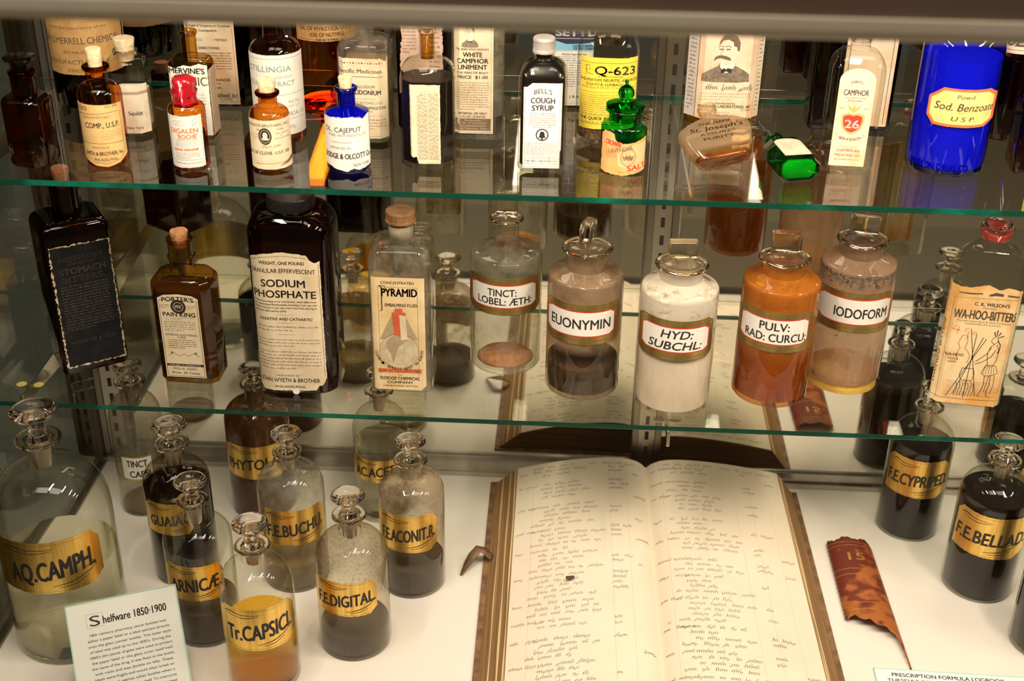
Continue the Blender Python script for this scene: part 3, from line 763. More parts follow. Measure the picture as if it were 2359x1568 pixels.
# tall square bitters bottle, turned
Pl, Pr = at(160, 866, Z2), at(293, 834, Z2)
ang = math.degrees(math.atan2((Pr-Pl).y, (Pr-Pl).x)); wd = (Pr-Pl).length
b = bottle('bitters_bottle', "tall square dark amber bottle with charred black label, left end of the lower shelf", 'bottle', Z2, 226, 850, (700, 150), BLKAMBER, PG,
    520, 487, 64, 408, 66, depth=wd, rc=.7, rot=ang, dome='round')
cork(b, 384, 40, BROWNCORK)
L = lab_cm(b, -b.a*.86, b.a*.92, 1.0, b.hs-.9, cut=0)
L.paper(pmat('torn_paper_edge', (.62,.52,.34), (.3,.2,.1), .8), torn=.12, name='torn_backing', w1=.02)
L2 = lab_cm(b, -b.a*.82, b.a*.88, 1.15, b.hs-1.0, cut=0)
L2.paper(BLACKPAPER, torn=.10, w1=.04)
DIM = pmat('faded_grey_print', (.075,.07,.06), (.05,.045,.04), .5)
L2.text("HOSTETTER'S", .5, .90, .035, .75, DIM); L2.text('Celebrated', .5, .86, .025, .45, DIM); L2.text('STOMACH', .5, .80, .05, .78, DIM, bold=.03); L2.text('BITTERS.', .5, .73, .05, .74, DIM)
L2.small(.08, .92, .30, .69, 16, DIM); L2.text('HOSTETTER & SMITH', .5, .20, .028, .8, DIM); L2.done(); L.done()

b = bottle('liniment_bottle', 'brown corked bottle with narrow cream label, left of the tall SODIUM PHOSPHATE bottle', 'bottle', Z2, 437, 884, (690, 138), OLIVE, PG,
    646, 622, 56, 545, 62, depth=5.0, rc=.9, rot=-2, chamf=True, dome='round', nring=588, content=(655, pmat('dried_brown_tonic', (.06,.026,.008), (.03,.012,.004), .4, scale=12), 'contents'))
cork(b, 530, 42, BROWNCORK)
L = lab_cm(b, -b.a*.74, b.a*.62, .95, b.zf(678), cut=0)
L.paper(PAPER, [(0,0),(1,0),(1,.95),(.85,.985),(.5,1),(.15,.985),(0,.95)])
L.frame(.03,.012,.97,.93,.05, INK); L.text("PORTER'S", .5, .935, .05, .78, INK, bold=.03, bend=.012)
L.disc(.5,.855,.19,INK); L.ring(.5,.855,.12,.05,PAPER); L.text('PPK',.5,.855,.04,.16,PAPER,bold=.03,dz=.02)
L.small(.06,.28,.83,.88,3,INK); L.small(.72,.94,.83,.88,3,INK)
L.text('PAIN KING', .5, .765, .05, .80, INK, bold=.03)
L.small(.12,.88,.695,.735,2,BLUEINK); L.small(.1,.9,.56,.69,6,INK)
L.text('INTERNAL & EXTERNAL', .5,.52,.026,.8,INK); L.text('USE', .5,.49,.02,.2,INK); L.small(.14,.86,.35,.47,5,INK)
L.stroke([(.1,.26),(.25,.30),(.4,.26),(.5,.29),(.6,.26),(.75,.30),(.9,.26)], .06, BROWNINK); L.disc(.2,.30,.03,BROWNINK); L.disc(.8,.30,.03,BROWNINK)
L.rect(.04,.135,.96,.165,INK); L.text('THE GEO. H. RUNDLE CO.', .5,.15,.018,.8,PAPER,dz=.02)
L.text('PIQUA, OHIO.', .5,.105,.025,.62,INK); L.text('Price, 25 Cents.', .5,.055,.028,.72,INK, shear=.2); L.done()

b = bottle('granules_bottle', 'large dark amber bottle with black cap and tall cream label SODIUM PHOSPHATE', 'bottle', Z2, 686, 908, (560, 196), BLKAMBER, PG,
    524, 470, 108, 446, 110, depth=8.6, rc=2.7, rot=1, dome='dome', content=(560, DARKP, 'granules'))
z0, z1_ = b.hn+.1, b.z(444); r = 113/2*b.k(z1_)
CAPB = pmat('black_cap', (.012,.011,.012), (.02,.018,.018), .28)
mk('cap', *loft(circ([(b.z(496), r*.97), (b.z(496)+.2, r), (z1_-.7, r), (z1_-.55, r*.985), (z1_-.25, r*1.0), (z1_, r*.95), (z1_, .1)])), CAPB, b.root, sharp=40)
L = lab_cm(b, -b.a*.97, b.a*.74, .45, b.zf(588), cut=.3)
L.paper(PAPER, [(.06,0),(.84,.01),(.88,.045),(.94,.05),(1,.10),(1,.955),(.93,.945),(.86,.97),(.82,1.0),(.5,1.02),(.2,1.0),(0,.965),(0,.03)], torn=.04)
L.stroke([(.975,.11),(.975,.94)], .04, INK); L.stroke([(.03,.95),(.2,.98),(.5,.995),(.82,.98)], .035, INK); L.stroke([(.03,.95),(.02,.04)], .035, BROWNINK)
L.text('WEIGHT, ONE POUND', .48,.945,.022,.62,INK,bold=.03); L.text('GRANULAR EFFERVESCENT', .48,.885,.030,.90,INK,bend=.006)
L.text('SODIUM', .48,.80,.052,.60,INK,bold=.03,bend=.004); L.text('PHOSPHATE', .48,.722,.052,.88,INK,bold=.03,bend=.004)
for i, s_ in enumerate(('Prepared according to our own formula, which differs from', 'the United States Pharmacopœia, containing 12 per cent. less', 'Tartaric Acid and 7.3 per cent. more Citric Acid, securing an')):
    L.text(s_, .48,.672-i*.023,.013,.88,INK,bold=.02)
L.text('increased effervescing quality.', .28,.603,.013,.46,INK,bold=.02)
L.stroke([(.35,.575),(.6,.575)],.02,INK); L.text('LAXATIVE AND CATHARTIC', .48,.545,.020,.74,INK,bold=.03,shear=.2)
L.stroke([(.35,.515),(.6,.515)],.02,INK); L.small(.06,.92,.45,.50,2,BROWNINK,fill=.45); L.stroke([(.35,.43),(.6,.43)],.02,INK)
L.small(.04,.94,.335,.405,3,BROWNINK,fill=.4); L.small(.04,.94,.165,.315,6,BROWNINK,fill=.42)
L.text('PREPARED BY', .46,.12,.013,.34,BROWNINK); L.text('JOHN WYETH & BROTHER', .47,.085,.030,.86,INK,bold=.015); L.text('PHILADELPHIA.', .48,.035,.016,.44,INK,bold=.02)
L.disc(.55,.0,.05,WHITEPAPER); L.done()

b = bottle('embalming_bottle', "clear square bottle with rusty screw cap and tan label printed with a globe", 'bottle', Z2, 926, 904, (640, 142), CLEAR_DUSTY, PG,
    585, 548, 61, 502, 62, depth=6.8, rc=1.0, rot=0, dome='round')
screwcap(b, 482, 71, pmat('rusty_cap', (.34,.17,.07), (.48,.27,.12), .6, scale=80, bump=.4, metal=.3))
ins = mk('white_residue', *loft(circ([(b.hn+.3, b.rn*.93), (b.hl-.5, b.rn*.93)])), pmat('chalky_residue', (.66,.60,.5), (.5,.44,.34), .8), b.root)
L = lab_cm(b, -b.a*.90, b.a*.82, .45, b.zf(640), cut=0)
L.paper(pmat('tan_label', (.66,.47,.22), (.78,.62,.38), .6, scale=25), [(0,.0),(.9,0),(1,.04),(1,1),(0,1)])
L.frame(.13,.11,.87,.92,.04,BROWNINK)
L.poly([(.42,.72),(.58,.72),(.86,.46),(.14,.46)], pmat('label_shade', (.42,.32,.18), (.36,.27,.15), .6), dz=.005)
L.text('CONCENTRATED', .50,.958,.022,.62,BROWNINK,bold=.02); L.text('PYRAMID', .53,.875,.068,.66,INK,bold=.04)
L.stroke([(.16,.93),(.20,.92),(.20,.72),(.17,.71)], .12, INK); L.stroke([(.14,.93),(.26,.93),(.28,.89),(.2,.87)], .08, INK)
L.text('EMBALMING FLUID', .56,.765,.028,.60,INK,bold=.02)
L.disc(.5,.355,.36,pmat('globe_print', (.60,.52,.34), (.45,.38,.24), .6, scale=60)); L.ring(.5,.355,.375,.04,BROWNINK)
L.poly([(.34,.48),(.46,.50),(.58,.47),(.60,.43),(.50,.40),(.46,.36),(.42,.30),(.38,.24),(.34,.33),(.26,.38),(.26,.44)], FAINTINK, dz=.014)
for q in (-.18,-.06,.06,.18): L.stroke([(.5+q*math.cos(t)*1.6, .355+.125*math.sin(t)) for t in [i*PI/6-PI/2 for i in range(7)]], .018, BROWNINK)
RB = pmat('printed_red', (.60,.12,.05), (.5,.09,.04), .5)
L.poly([(.38,.70),(.64,.70),(.66,.45),(.42,.45)], RB, dz=.012); L.poly([(.52,.68),(.64,.67),(.66,.46),(.54,.455)], PAPER, dz=.016)
L.rect(.44,.70,.58,.735,RB,dz=.014); L.small(.55,.63,.50,.64,4,INK)
for i, ch in enumerate('COSMETIC EFFECT BEST ON EARTH'):
    a = PI*1.02+i/28*PI*.98; x, y = .5+.43*math.cos(a), .355+.165*math.sin(a)
    if ch != ' ': L.text(ch, x, y, .022, .045, BROWNINK, bold=.02, rot=a+PI/2)
L.rect(.08,.155,.92,.195,ORANGEINK); L.text('EVERY BOTTLE GUARANTEED', .5,.175,.022,.78,PAPER,dz=.02,bold=.02)
L.text('THE', .5,.135,.012,.08,INK); L.text('DODGE CHEMICAL', .5,.105,.028,.76,INK,bold=.02); L.text('COMPANY', .5,.068,.022,.50,INK,bold=.03); L.text('LABORATORIES, BOSTON', .5,.035,.016,.66,INK); L.done()

b = bottle('bitters_bottle', "clear bottle with stained orange label of a figure by a fire, on the lower shelf", 'bottle', Z2, 2222, 936, (720, 158), CLEAR, PG,
    640, 560, 52, 520, 76, depth=5.0, rc=.8, rot=-7, chamf=True, dome='dome')
mk('red_seal', *loft(circ([(b.hl-1.5, b.rn*1.12), (b.hl-1.3, b.rn*1.22), (b.hl-.6, b.rn*1.3), (b.hl-.5, b.rn*1.2)])), pmat('red_wax', (.30,.03,.02), (.22,.02,.015), .35, coat=.4), b.root)
disc = mk('stopper', *loft(circ([(b.hl-1.5, b.rn*.7), (b.hl+.05, b.rn*.8), (b.hl+.1, b.rn*1.2), (b.hl+.4, b.rn*1.2), (b.hl+.5, b.rn*.9)])), STOPPER, b.root)
L = lab_cm(b, -b.a-1.2, b.a*.98, .35, b.zf(648), cut=0)
STAINP = pmat('stained_label', (.78,.60,.34), (.62,.30,.07), .55, scale=14, lo=.42, hi=.62)
L.cut = .2; L.paper(STAINP, [(0,0),(1,0),(1,.93),(.8,.96),(.7,.935),(.55,.97),(.35,.94),(0,.95)], torn=.04); 
L.stroke([(.17,.03),(.17,.86),(.98,.87)], .05, BROWNINK)
SM = pmat('black_smudge', (.06,.04,.02), (.14,.09,.04), .7)
L.stroke([(.22,.90),(.35,.895),(.5,.90)], [.12,.2,.15], SM); L.stroke([(.58,.89),(.66,.905),(.75,.90)], [.2,.42,.3], SM); L.stroke([(.8,.90),(.95,.895)], .2, SM)
L.text("C. K. WILSON'S", .64,.82,.026,.42,INK,bold=.03); L.text('ORIGINAL', .62,.79,.014,.18,BROWNINK)
L.text('WA-HOO-BITTERS', .585,.735,.070,.76,BROWNINK,bold=.035); L.text('The well known Root & Herb Compound', .58,.682,.015,.66,BROWNINK); L.text('GUARANTEED 25% ALCOHOL', .58,.66,.013,.44,BROWNINK)
L.stroke([(.27,.64),(.22,.61),(.32,.60)], .07, REDINK); L.stroke([(.30,.635),(.29,.575)], .06, REDINK)
L.stroke([(.43,.62),(.38,.615),(.385,.59),(.43,.60),(.42,.55)], .06, REDINK); L.stroke([(.50,.60),(.47,.585),(.50,.575),(.53,.59),(.50,.60)], .06, REDINK); L.stroke([(.44,.56),(.40,.53)], .04, REDINK)
L.text('WA-HOO', .30,.405,.022,.24,INK,bold=.02); L.text('TRADE', .30,.37,.014,.13,INK); L.text('MARK', .30,.345,.014,.11,INK)
L.sw = 1.5
# engraved scene: tripod with kettle over a fire, figure with feathers stirring it
for p in ([(.38,.08),(.62,.56)], [(.66,.08),(.45,.62)], [(.52,.05),(.53,.58)], [(.30,.055),(.66,.55)]): L.stroke(p, .05, INK)
L.stroke([(.44,.30),(.42,.24),(.45,.20),(.58,.20),(.60,.25),(.58,.30)], .05, INK, closed=True)
for k_ in range(7): L.stroke([(.40+k_*.035,.07),(.42+k_*.035,.13+.02*(k_%3)),(.405+k_*.035,.18+.015*(k_%2))], .04, INK)
for k_ in range(9): L.stroke([(.25+random.random()*.1,.075+.014*k_),(.80+random.random()*.14,.078+.014*k_)], .018, BROWNINK)
L.stroke([(.36,.36),(.33,.40),(.36,.46),(.33,.50),(.36,.56),(.42,.57),(.44,.52),(.42,.46),(.46,.44),(.50,.40),(.48,.34)], .04, BROWNINK)
head = [(.745,.565),(.73,.55),(.725,.535),(.74,.52),(.77,.515),(.80,.53),(.80,.56),(.775,.575)]
L.stroke(head, .04, INK, closed=True)
for f_ in ([(.76,.575),(.74,.61)],[(.775,.58),(.775,.625)],[(.79,.578),(.82,.61)],[(.80,.565),(.86,.585)]): L.stroke(f_, [.05,.09], INK)
L.stroke([(.80,.545),(.84,.51),(.84,.47),(.82,.44)], .07, INK)
L.stroke([(.77,.515),(.73,.49),(.71,.44),(.72,.38),(.74,.33),(.80,.33),(.83,.38),(.84,.46),(.80,.51)], .045, INK)
L.stroke([(.74,.485),(.70,.43),(.62,.38),(.58,.36)], .05, INK); L.stroke([(.80,.47),(.76,.41),(.66,.36),(.58,.34)], .05, INK)
L.stroke([(.72,.34),(.68,.27),(.74,.25),(.82,.26),(.88,.28),(.84,.34)], .045, INK, closed=True)
for k_ in range(5): L.stroke([(.72+k_*.025,.33),(.70+k_*.035,.265)], .03, INK)
L.stroke([(.73,.25),(.74,.18),(.72,.12),(.69,.08),(.73,.075)], .05, INK); L.stroke([(.80,.255),(.81,.18),(.79,.12),(.80,.08),(.85,.075)], .05, INK)
L.stroke([(.78,.25),(.77,.18),(.76,.12)], .04, INK); L.stroke([(.85,.26),(.86,.18),(.84,.11)], .04, INK)
L.text('WA-HOO BITTERS', .085,.40,.03,.95,BROWNINK,rot=PI/2,bold=.02)
L.stroke([(.04,.045),(.5,.04),(.96,.05)], .03, INK)
L.done()
AMBERJ = solid_glass('orange_oil', (1,.50,.08), 1.12)

# ------------------------------------------------------------------ upper shelf, front row
UG = 'paper labelled bottles on the upper shelf'
def ub(name, label, cat, px, yb, ref, glass, sh, nb, nw, lip, lw, **k):
    return bottle(name, label, cat, Z1, px, yb, ref, glass, UG, sh, nb, nw, lip, lw, **k)
b = ub('stoppered_bottle', 'dark amber wide-necked bottle with flat glass stopper, at the far left of the upper shelf', 'bottle', 58, 388, (260, 100), DKAMBER, 236, 216, 56, 160, 62, depth=4.6, rc=1.6, rot=-10, dome='round')
zt = b.z(128); r = 37*b.k(zt)
mk('stopper', *loft(circ([(b.hl-1.5, b.rn*.7), (b.hl+.02, b.rn*.8), (b.hl+.3, b.rn*.7), (zt-.55, r*.6), (zt-.35, r*.95), (zt-.1, r), (zt, r*.9), (zt+.02, r*.3)])), DKAMBER, b.root, sharp=50)

b = ub('pill_bottle', 'amber round corked bottle with cream-orange label COMP., U.S.P., second from left in front', 'bottle', 254, 388, (240, 100), AMBER, 214, 188, 50, 148, 62)
cork(b, 110, 37); L = lab(b, 185, 283, 240, 381)
L.paper(pmat('amber_cream_paper', (.72,.48,.20), (.60,.36,.12), .6, scale=30), [(.22,0),(.5,-.02),(.8,.03),(1,.14),(1,.97),(.0,1),(0,.1)])
L.stroke([(0,.83),(.86,.86),(.94,.84),(.95,.20),(.85,.09),(.5,.03),(.2,.06)], .05, BROWNINK); L.stroke([(.02,.37),(.93,.36)], .05, BROWNINK); 
L.text('100', .1,.93,.06,.18,BROWNINK); L.text('No. 908', .75,.95,.04,.28,BROWNINK)
L.text('SUGAR COATED TABLET', .40,.79,.035,.62,BROWNINK); L.text('COMP., U.S.P.', .50,.66,.085,.78,INK,bold=.02); L.small(.45,.92,.42,.58,4,FAINTINK)
L.text('PRODUCED BY', .40,.30,.03,.4,BROWNINK); L.text('SMITH & BROTHER, Inc.', .48,.20,.06,.86,INK,bold=.02); L.text('PHILADELPHIA.', .48,.10,.045,.55,INK); L.done()

b = ub('tablet_bottle', 'clear square corked bottle with pale grey label, behind the amber COMP. U.S.P. bottle', 'bottle', 303, 317, (200, 88), CLEAR, 158, 128, 52, 112, 58, depth=4.4, rc=.9, rot=6, chamf=True, dome='round', content=(205, WHITEP, 'tablets'))
cork(b, 86, 50); L = lab_cm(b, -b.a*.9, b.a*1.25, .5, b.zf(196), cut=.3)
L.paper(GREYPAPER); L.rect(0,.80,1,.86,FAINTINK); L.text('Squibb', .60,.42,.08,.34,INK,bold=.02); L.text('New York', .55,.12,.06,.4,BROWNINK); L.small(.84,.98,.30,.66,12,FAINTINK); L.done()

b = ub('drug_bottle', 'small amber bottle sealed in red wax, with white, orange and blue label', 'bottle', 446, 398, (300, 84), AMBER, 250, 232, 48, 212, 50, content=(300, DARKLIQ, 'contents'), )
WAX = pmat('red_wax', (.30,.03,.02), (.22,.02,.015), .35, coat=.4)
zs = b.z(234); zt = b.z(176); V, Fc = loft(circ([(zs-.3, b.rn*1.12), (zs+.1, b.rn*1.18), (zs+.7, b.rn*1.1), (zs+1.1, b.rn*1.28), (zs+1.5, b.rn*1.05), (zs+1.8, b.rn*1.1), (zt-.3, b.rn*1.12), (zt, b.rn*.85), (zt+.02, .1)]))
V = [(x*(1+.09*math.sin(5*math.atan2(y, x)+z*2)), y*(1+.09*math.sin(5*math.atan2(y, x)+z*2)), z) for x, y, z in V]
mk('wax_seal', V, Fc, pmat('crimson_wax', (.42,.008,.018), (.30,.006,.012), .22, coat=.6), b.root)
L = lab(b, 391, 466, 268, 386); L.paper(WHITEPAPER, torn=.03)
L.ring(.30,.87,.18,.03,BLUEINK,ry=.05); L.small(.2,.42,.84,.90,2,BLUEINK); L.stroke([(.7,.82),(.75,.92),(.85,.95)],.05,BLUEINK); L.stroke([(.9,.95),(.8,.84),(.66,.80)],.05,BLUEINK)
L.text('DIGALEN', .46,.72,.09,.80,ORANGEINK,bold=.04); L.text("'ROCHE'", .52,.61,.08,.60,ORANGEINK,bold=.04); L.text('DIGITALIS GLYCOSIDES', .5,.545,.025,.6,BROWNINK)
L.small(.15,.85,.40,.52,4,BLUEINK); L.rect(.1,.33,.82,.375,ORANGEINK); L.text('ONE U.S.P. UNIT', .46,.352,.028,.6,WHITEPAPER,dz=.02); L.small(.12,.85,.17,.31,4,BROWNINK)
L.stroke([(.05,.15),(.92,.15)],.04,BLUEINK); L.text('HOFFMANN-LA ROCHE Inc.', .5,.09,.035,.84,BLUEINK,bold=.01); L.frame(.03,.02,.95,.98,.03,BLUEINK); L.done()

b = ub('oil_bottle', 'small amber corked bottle with cream label OIL OF CLOVE U.S.P. XIII', 'bottle', 630, 397, (310, 92), AMBER, 262, 242, 44, 208, 57, content=(290, DARKLIQ, 'oil'))
cork(b, 181, 42); L = lab(b, 579, 671, 278, 390); L.paper(PAPER, torn=.03)
L.text('MAGNUS BROTHERS, INC.', .48,.90,.055,.95,BROWNINK,bold=.02); L.text('NEW                 YORK', .5,.81,.04,.66,BROWNINK); L.disc(.36,.68,.16,INK); L.ring(.36,.68,.12,.04,PAPER); L.disc(.36,.70,.06,PAPER,dz=.014); L.disc(.36,.63,.09,PAPER,dz=.014,ry=.03)
L.small(.02,.2,.58,.74,3,FAINTINK); L.text('BASIC PERFUME', .78,.73,.025,.3,BROWNINK); L.text('AND', .76,.68,.02,.08,BROWNINK); L.text('FLAVOR RAW MATERIALS', .78,.63,.025,.36,BROWNINK)
L.cursive(.28,.66,.48,.05,BROWNINK,.03,5); L.text('OIL OF CLOVE  U.S.P. XIII', .46,.34,.065,.92,INK,bold=.02); L.stroke([(.1,.11),(.9,.13)],.05,BROWNINK); L.poly([(.66,.06),(.9,.08),(1,.14),(.98,.22),(.85,.13)],BROWNINK); L.done()

b = ub('cobalt_bottle', 'small cobalt blue corked bottle with chipped white label CAJEPUT', 'bottle', 806, 404, (300, 102), COBALT, 258, 244, 42, 198, 55, dome='flat', content=(None, pmat('dusty_blue', (.12,.16,.50), (.06,.07,.38), .6), 'residue'))
cork(b, 176, 33); L = lab(b, 748, 850, 270, 393); L.paper(WHITEPAPER, [(0,.08),(.2,.02),(.45,-.02),(.6,.03),(.75,0),(1,.04),(1,1),(.86,.93),(.8,.97),(.5,.99),(0,.97)], torn=.05)
L.text('OL. CAJEPUT', .42,.76,.09,.78,INK,bold=.015); L.text('PURE, NOT REDISTILLED', .5,.66,.045,.82,BROWNINK,bold=.01); L.rect(.15,.52,.6,.535,FAINTINK); L.text('IMPORTED BY', .34,.42,.045,.46,BROWNINK,bold=.01)
L.text('DODGE & OLCOTT Co.', .50,.27,.10,.98,INK,bold=.04); L.text('NEW YORK', .78,.10,.06,.36,INK,bold=.01); L.done()

b = ub('panel_bottle', 'dark oblong bottle with olive neck and a sideways-printed cream label', 'bottle', 985, 392, (250, 124), CLEAR, 176, 128, 36, 62, 42, depth=5.0, rc=1.3, rot=2, chamf=True, dome='dome', content=(175, DARKLIQ, 'tonic'))
mk('stained_neck', *loft(circ([(b.hn-.2, b.rn*.9), (b.hn+2, b.rn*.85), (b.hl-.7, b.rn*.9)])), OLIVE, b.root)
L = lab_cm(b, -b.a*.62, b.a*.50, .75, b.zf(196), cut=0); L.paper(PAPER, [(0,.10),(.10,.08),(.2,.09),(.28,0),(1,0),(1,1),(0,1)], torn=.03)
L.frame(.22,.02,.96,.92,.02,BROWNINK)
for i in range(15):
    x = .27+i*.046
    if i == 7: L.stroke([(x,.05),(x,.90)],.03,BROWNINK); continue
    y = .05
    while y < .88:
        l = random.uniform(.02,.07); L.rect(x-.008,y,x+.012,min(y+l,.9),BROWNINK,name='small_lettering'); y += l+.012
L.done()

b = ub('syrup_bottle', "dark oblong bottle with white metal screw cap and white label COUGH SYRUP", 'bottle', 1246, 398, (280, 110), CLEAR, 178, 134, 46, 112, 48, depth=4.8, rc=1.1, rot=1, dome='dome', content=(120, DARKLIQ, 'syrup'))
screwcap(b, 84, 53, pmat('white_metal_cap', (.58,.54,.50), (.48,.45,.41), .35, metal=.4))
L = lab_cm(b, -b.a*.78, b.a*.80, .55, b.zf(192), cut=0); L.paper(WHITEPAPER, [(0,0),(.97,0),(.97,.20),(1,.22),(1,1),(.22,1),(.10,.955),(0,.95)], torn=.01); L.frame(.04,.015,.95,.985,.03,INK)
L.text("BELL'S", .5,.895,.055,.46,INK,bold=.015,bend=.02); L.text('COUGH', .5,.80,.065,.62,INK,bold=.04,bend=.006); L.text('SYRUP', .5,.715,.065,.56,INK,bold=.04,bend=.006)
for i, s_ in enumerate(('Active Ingredients', 'Ammonium Chloride,', 'Potassium Citrate,', 'Ipecac, White Pine', 'and Poplar Bud with', 'Cocillana as a flavor,', 'Alcohol 4 1/2%')):
    L.text(s_, .5,.655-i*.027,.016,(.66,.72,.66,.70,.72,.74,.5)[i],INK,bold=.025)
L.disc(.5,.40,.17,INK); L.disc(.5,.40,.135,WHITEPAPER,dz=.014); L.poly([(.40,.365),(.60,.365),(.57,.39),(.56,.425),(.53,.44),(.47,.44),(.44,.425),(.43,.39)],INK,dz=.02); L.disc(.5,.355,.03,INK,dz=.02)
L.small(.08,.92,.155,.31,8,INK,fill=.5); L.stroke([(.06,.145),(.93,.145)],.02,INK); L.text('Contains 3 Fl. Ozs. (89 CC.)', .5,.125,.014,.8,INK,bold=.01); L.stroke([(.06,.107),(.93,.107)],.02,INK)
L.text('DR. BELL MEDICINE CO.', .5,.085,.018,.84,INK,bold=.03); L.text('New York     INC.     St. Louis', .5,.055,.014,.84,INK,bold=.02); L.done()

b = ub('smelling_salts_jar', 'green glass jar with ball stopper and torn orange label', 'jar', 1432, 405, (330, 106), GREEN, 290, 278, 74, 247, 92, dome='dome', lip_t=.4)
zt = b.z(214); r = 19*b.k(zt); z0 = b.hl
GS = solid_glass('green_stopper_glass', (.10,.62,.20), 1.45)
pf = [(z0-1.4, b.rn*.75), (z0-.05, b.rn*.85), (z0+.05, b.rl*.96), (z0+.35, b.rl*.98), (z0+.5, b.rl*.7), (z0+.62, .35), (zt-r*1.05, .36)]
pf += [(zt-r*math.cos(q*PI/10), max(.36 if q < 3 else .12, r*math.sin(q*PI/10))) for q in range(2, 10)] + [(zt+r+.12, .14), (zt+r+.25, .22), (zt+r+.45, .20), (zt+r+.55, .05)]
mk('stopper', *loft(circ(pf), nc=8), GS, b.root, sharp=60)
L = lab(b, 1388, 1485, 307, 402); L.paper(ORANGEPAPER, [(0,0),(.5,-.03),(1,.05),(1,.86),(.8,.76),(.5,.74),(.34,.78),(.26,.98),(.06,1),(0,.9)], torn=.06)
PK = pmat('print_buff', (.80,.50,.24), (.7,.4,.18), .6); L.poly([(.4,.2),(1,.05),(1,.75),(.55,.70),(.35,.55)], PK)
L.text('CROWN', .26,.74,.12,.34,REDINK,bold=.05,shear=.1,rot=-.12); L.text('LAVENDER', .44,.60,.10,.55,BROWNINK,bold=.03,rot=.22); L.ring(.62,.42,.17,.05,INK); L.ring(.62,.42,.14,.02,INK)
L.poly([(.52,.34),(.72,.34),(.75,.46),(.69,.42),(.66,.49),(.62,.43),(.58,.49),(.55,.42),(.49,.46)],BROWNINK); L.text('SALTS', .82,.17,.13,.42,REDINK,bold=.05,rot=.06); L.small(.1,.36,.36,.52,5,BROWNINK); L.text('MADE IN LONDON', .66,.06,.03,.5,BROWNINK,rot=.04); L.done()

b = ub('camphor_bottle', "clear flat bottle with round-topped label SPIRITS OF CAMPHOR and red shield", 'bottle', 1949, 392, (280, 120), CLEAR, 160, 110, 44, 82, 50, depth=4.6, rc=1.1, rot=-4, dome='dome')
L = lab_cm(b, -b.a*.70, b.a*.62, .5, b.zf(158), cut=0); L.paper(PINKPAPER, arch=.12)
L.text('SPIRITS', .48,.855,.028,.32,BROWNINK,bold=.02,bend=.012); L.text('OF', .48,.82,.018,.09,FAINTINK); L.text('CAMPHOR', .5,.76,.058,.70,INK,bold=.02)
L.text('THIS CONTAINS 85%', .5,.705,.02,.62,BROWNINK,bold=.01); L.text('OF ALCOHOL', .5,.677,.02,.42,BROWNINK,bold=.02)
GP = pmat('printed_gold', (.50,.42,.14), (.4,.33,.1), .5)
L.poly([(.30,.645),(.40,.615),(.46,.60),(.5,.65),(.54,.60),(.62,.615),(.70,.65),(.64,.59),(.56,.57),(.5,.55),(.44,.57),(.36,.585)],GP); L.text('TRADE', .16,.60,.014,.15,BROWNINK); L.text('MARK', .84,.60,.014,.14,BROWNINK)
sh_ = [(.5,.54),(.62,.555),(.76,.545),(.84,.53),(.82,.45),(.76,.385),(.62,.345),(.5,.33),(.38,.345),(.24,.385),(.18,.45),(.16,.53),(.24,.545),(.38,.555)]
L.poly(sh_, GP, dz=.01); L.poly([(.5+(x-.5)*.80, .445+(y-.445)*.80) for x, y in sh_], REDINK, dz=.016); L.text('26', .5,.44,.085,.40,WHITEPAPER,bold=.03,dz=.03)
L.text('SIGN of QUALITY', .5,.30,.028,.60,INK,bold=.02,bend=-.018); L.stroke([(.14,.345),(.10,.31),(.18,.30),(.25,.28),(.2,.26)],.04,BROWNINK); L.stroke([(.86,.345),(.90,.31),(.82,.30),(.75,.28),(.8,.26)],.04,BROWNINK)
L.stroke([(.3,.255),(.5,.245),(.7,.255)],.015,FAINTINK); L.text('Manufactured By', .5,.205,.02,.48,FAINTINK); L.text('CHAMBERLAIN', .5,.16,.030,.66,ORANGEINK,bold=.02,bend=.008); L.text('MEDICINE CO.', .5,.118,.028,.74,ORANGEINK,bold=.02,bend=-.004); L.text('DES MOINES, IOWA U.S.A.', .5,.07,.018,.72,BROWNINK)
for i in range(40):
    q = .1+.75*i/40
    for s_ in (.055, .945): L.stroke([(s_-.02, q),(s_+.02, q+.012)], .02, ORANGEINK, name='printed_border')
L.done()

b = ub('cobalt_jar', 'large cobalt blue bottle full of white powder with octagonal handwritten label', 'bottle', 2166, 408, (240, 182), COBALT, 120, 40, 92, None, None, dome='dome', content=(None, WHITEP, 'powder'), content_gap=.25)
L = lab(b, 2146, 2288, 205, 292); cc = [(.11,0),(.89,.0),(1,.16),(1,.86),(.9,1),(.2,1),(0,.72),(0,.22)]
L.paper(pmat('rust_border', (.72,.16,.04), (.6,.12,.03), .6), cc, torn=.015); L.poly([(.5+(x-.5)*.92, .5+(y-.5)*.86) for x, y in cc], pmat('butter_paper', (.90,.62,.22), (.8,.5,.16), .6), dz=.012)
L.text('Powd.', .56,.80,.11,.28,INK,shear=.25,dz=.02,rot=.02); L.text('Sod. Benzoate', .53,.53,.20,.86,INK,shear=.22,dz=.02,bold=.015); L.text('U S P.', .56,.22,.12,.36,INK,shear=.2,dz=.02); L.stroke([(.48,.44),(.50,.36),(.56,.40)],.04,INK,dz=.02)
L.ring(.15,.30,.085,.03,PK); L.done()
# moulded letters round the heel of the blue bottle
L = lab(b, 2100, 2235, 376, 396); L.top = 0.0; L.text('EMERSON DRUG CO.', .5,.5,.75,.96,COBALT,bold=.04,dz=.05,name='embossing'); L.done()

b = ub('edge_bottle', 'bottle cut by the right edge of the upper shelf, with yellowish label', 'bottle', 2392, 408, (330, 120), DKAMBER, 250, 225, 50, 200, 60, depth=5, rc=.8, rot=-6, dome='round')
L = lab_cm(b, -b.a*.35, b.a*.8, .6, b.zf(285), cut=0); L.paper(YELLOW); L.done()

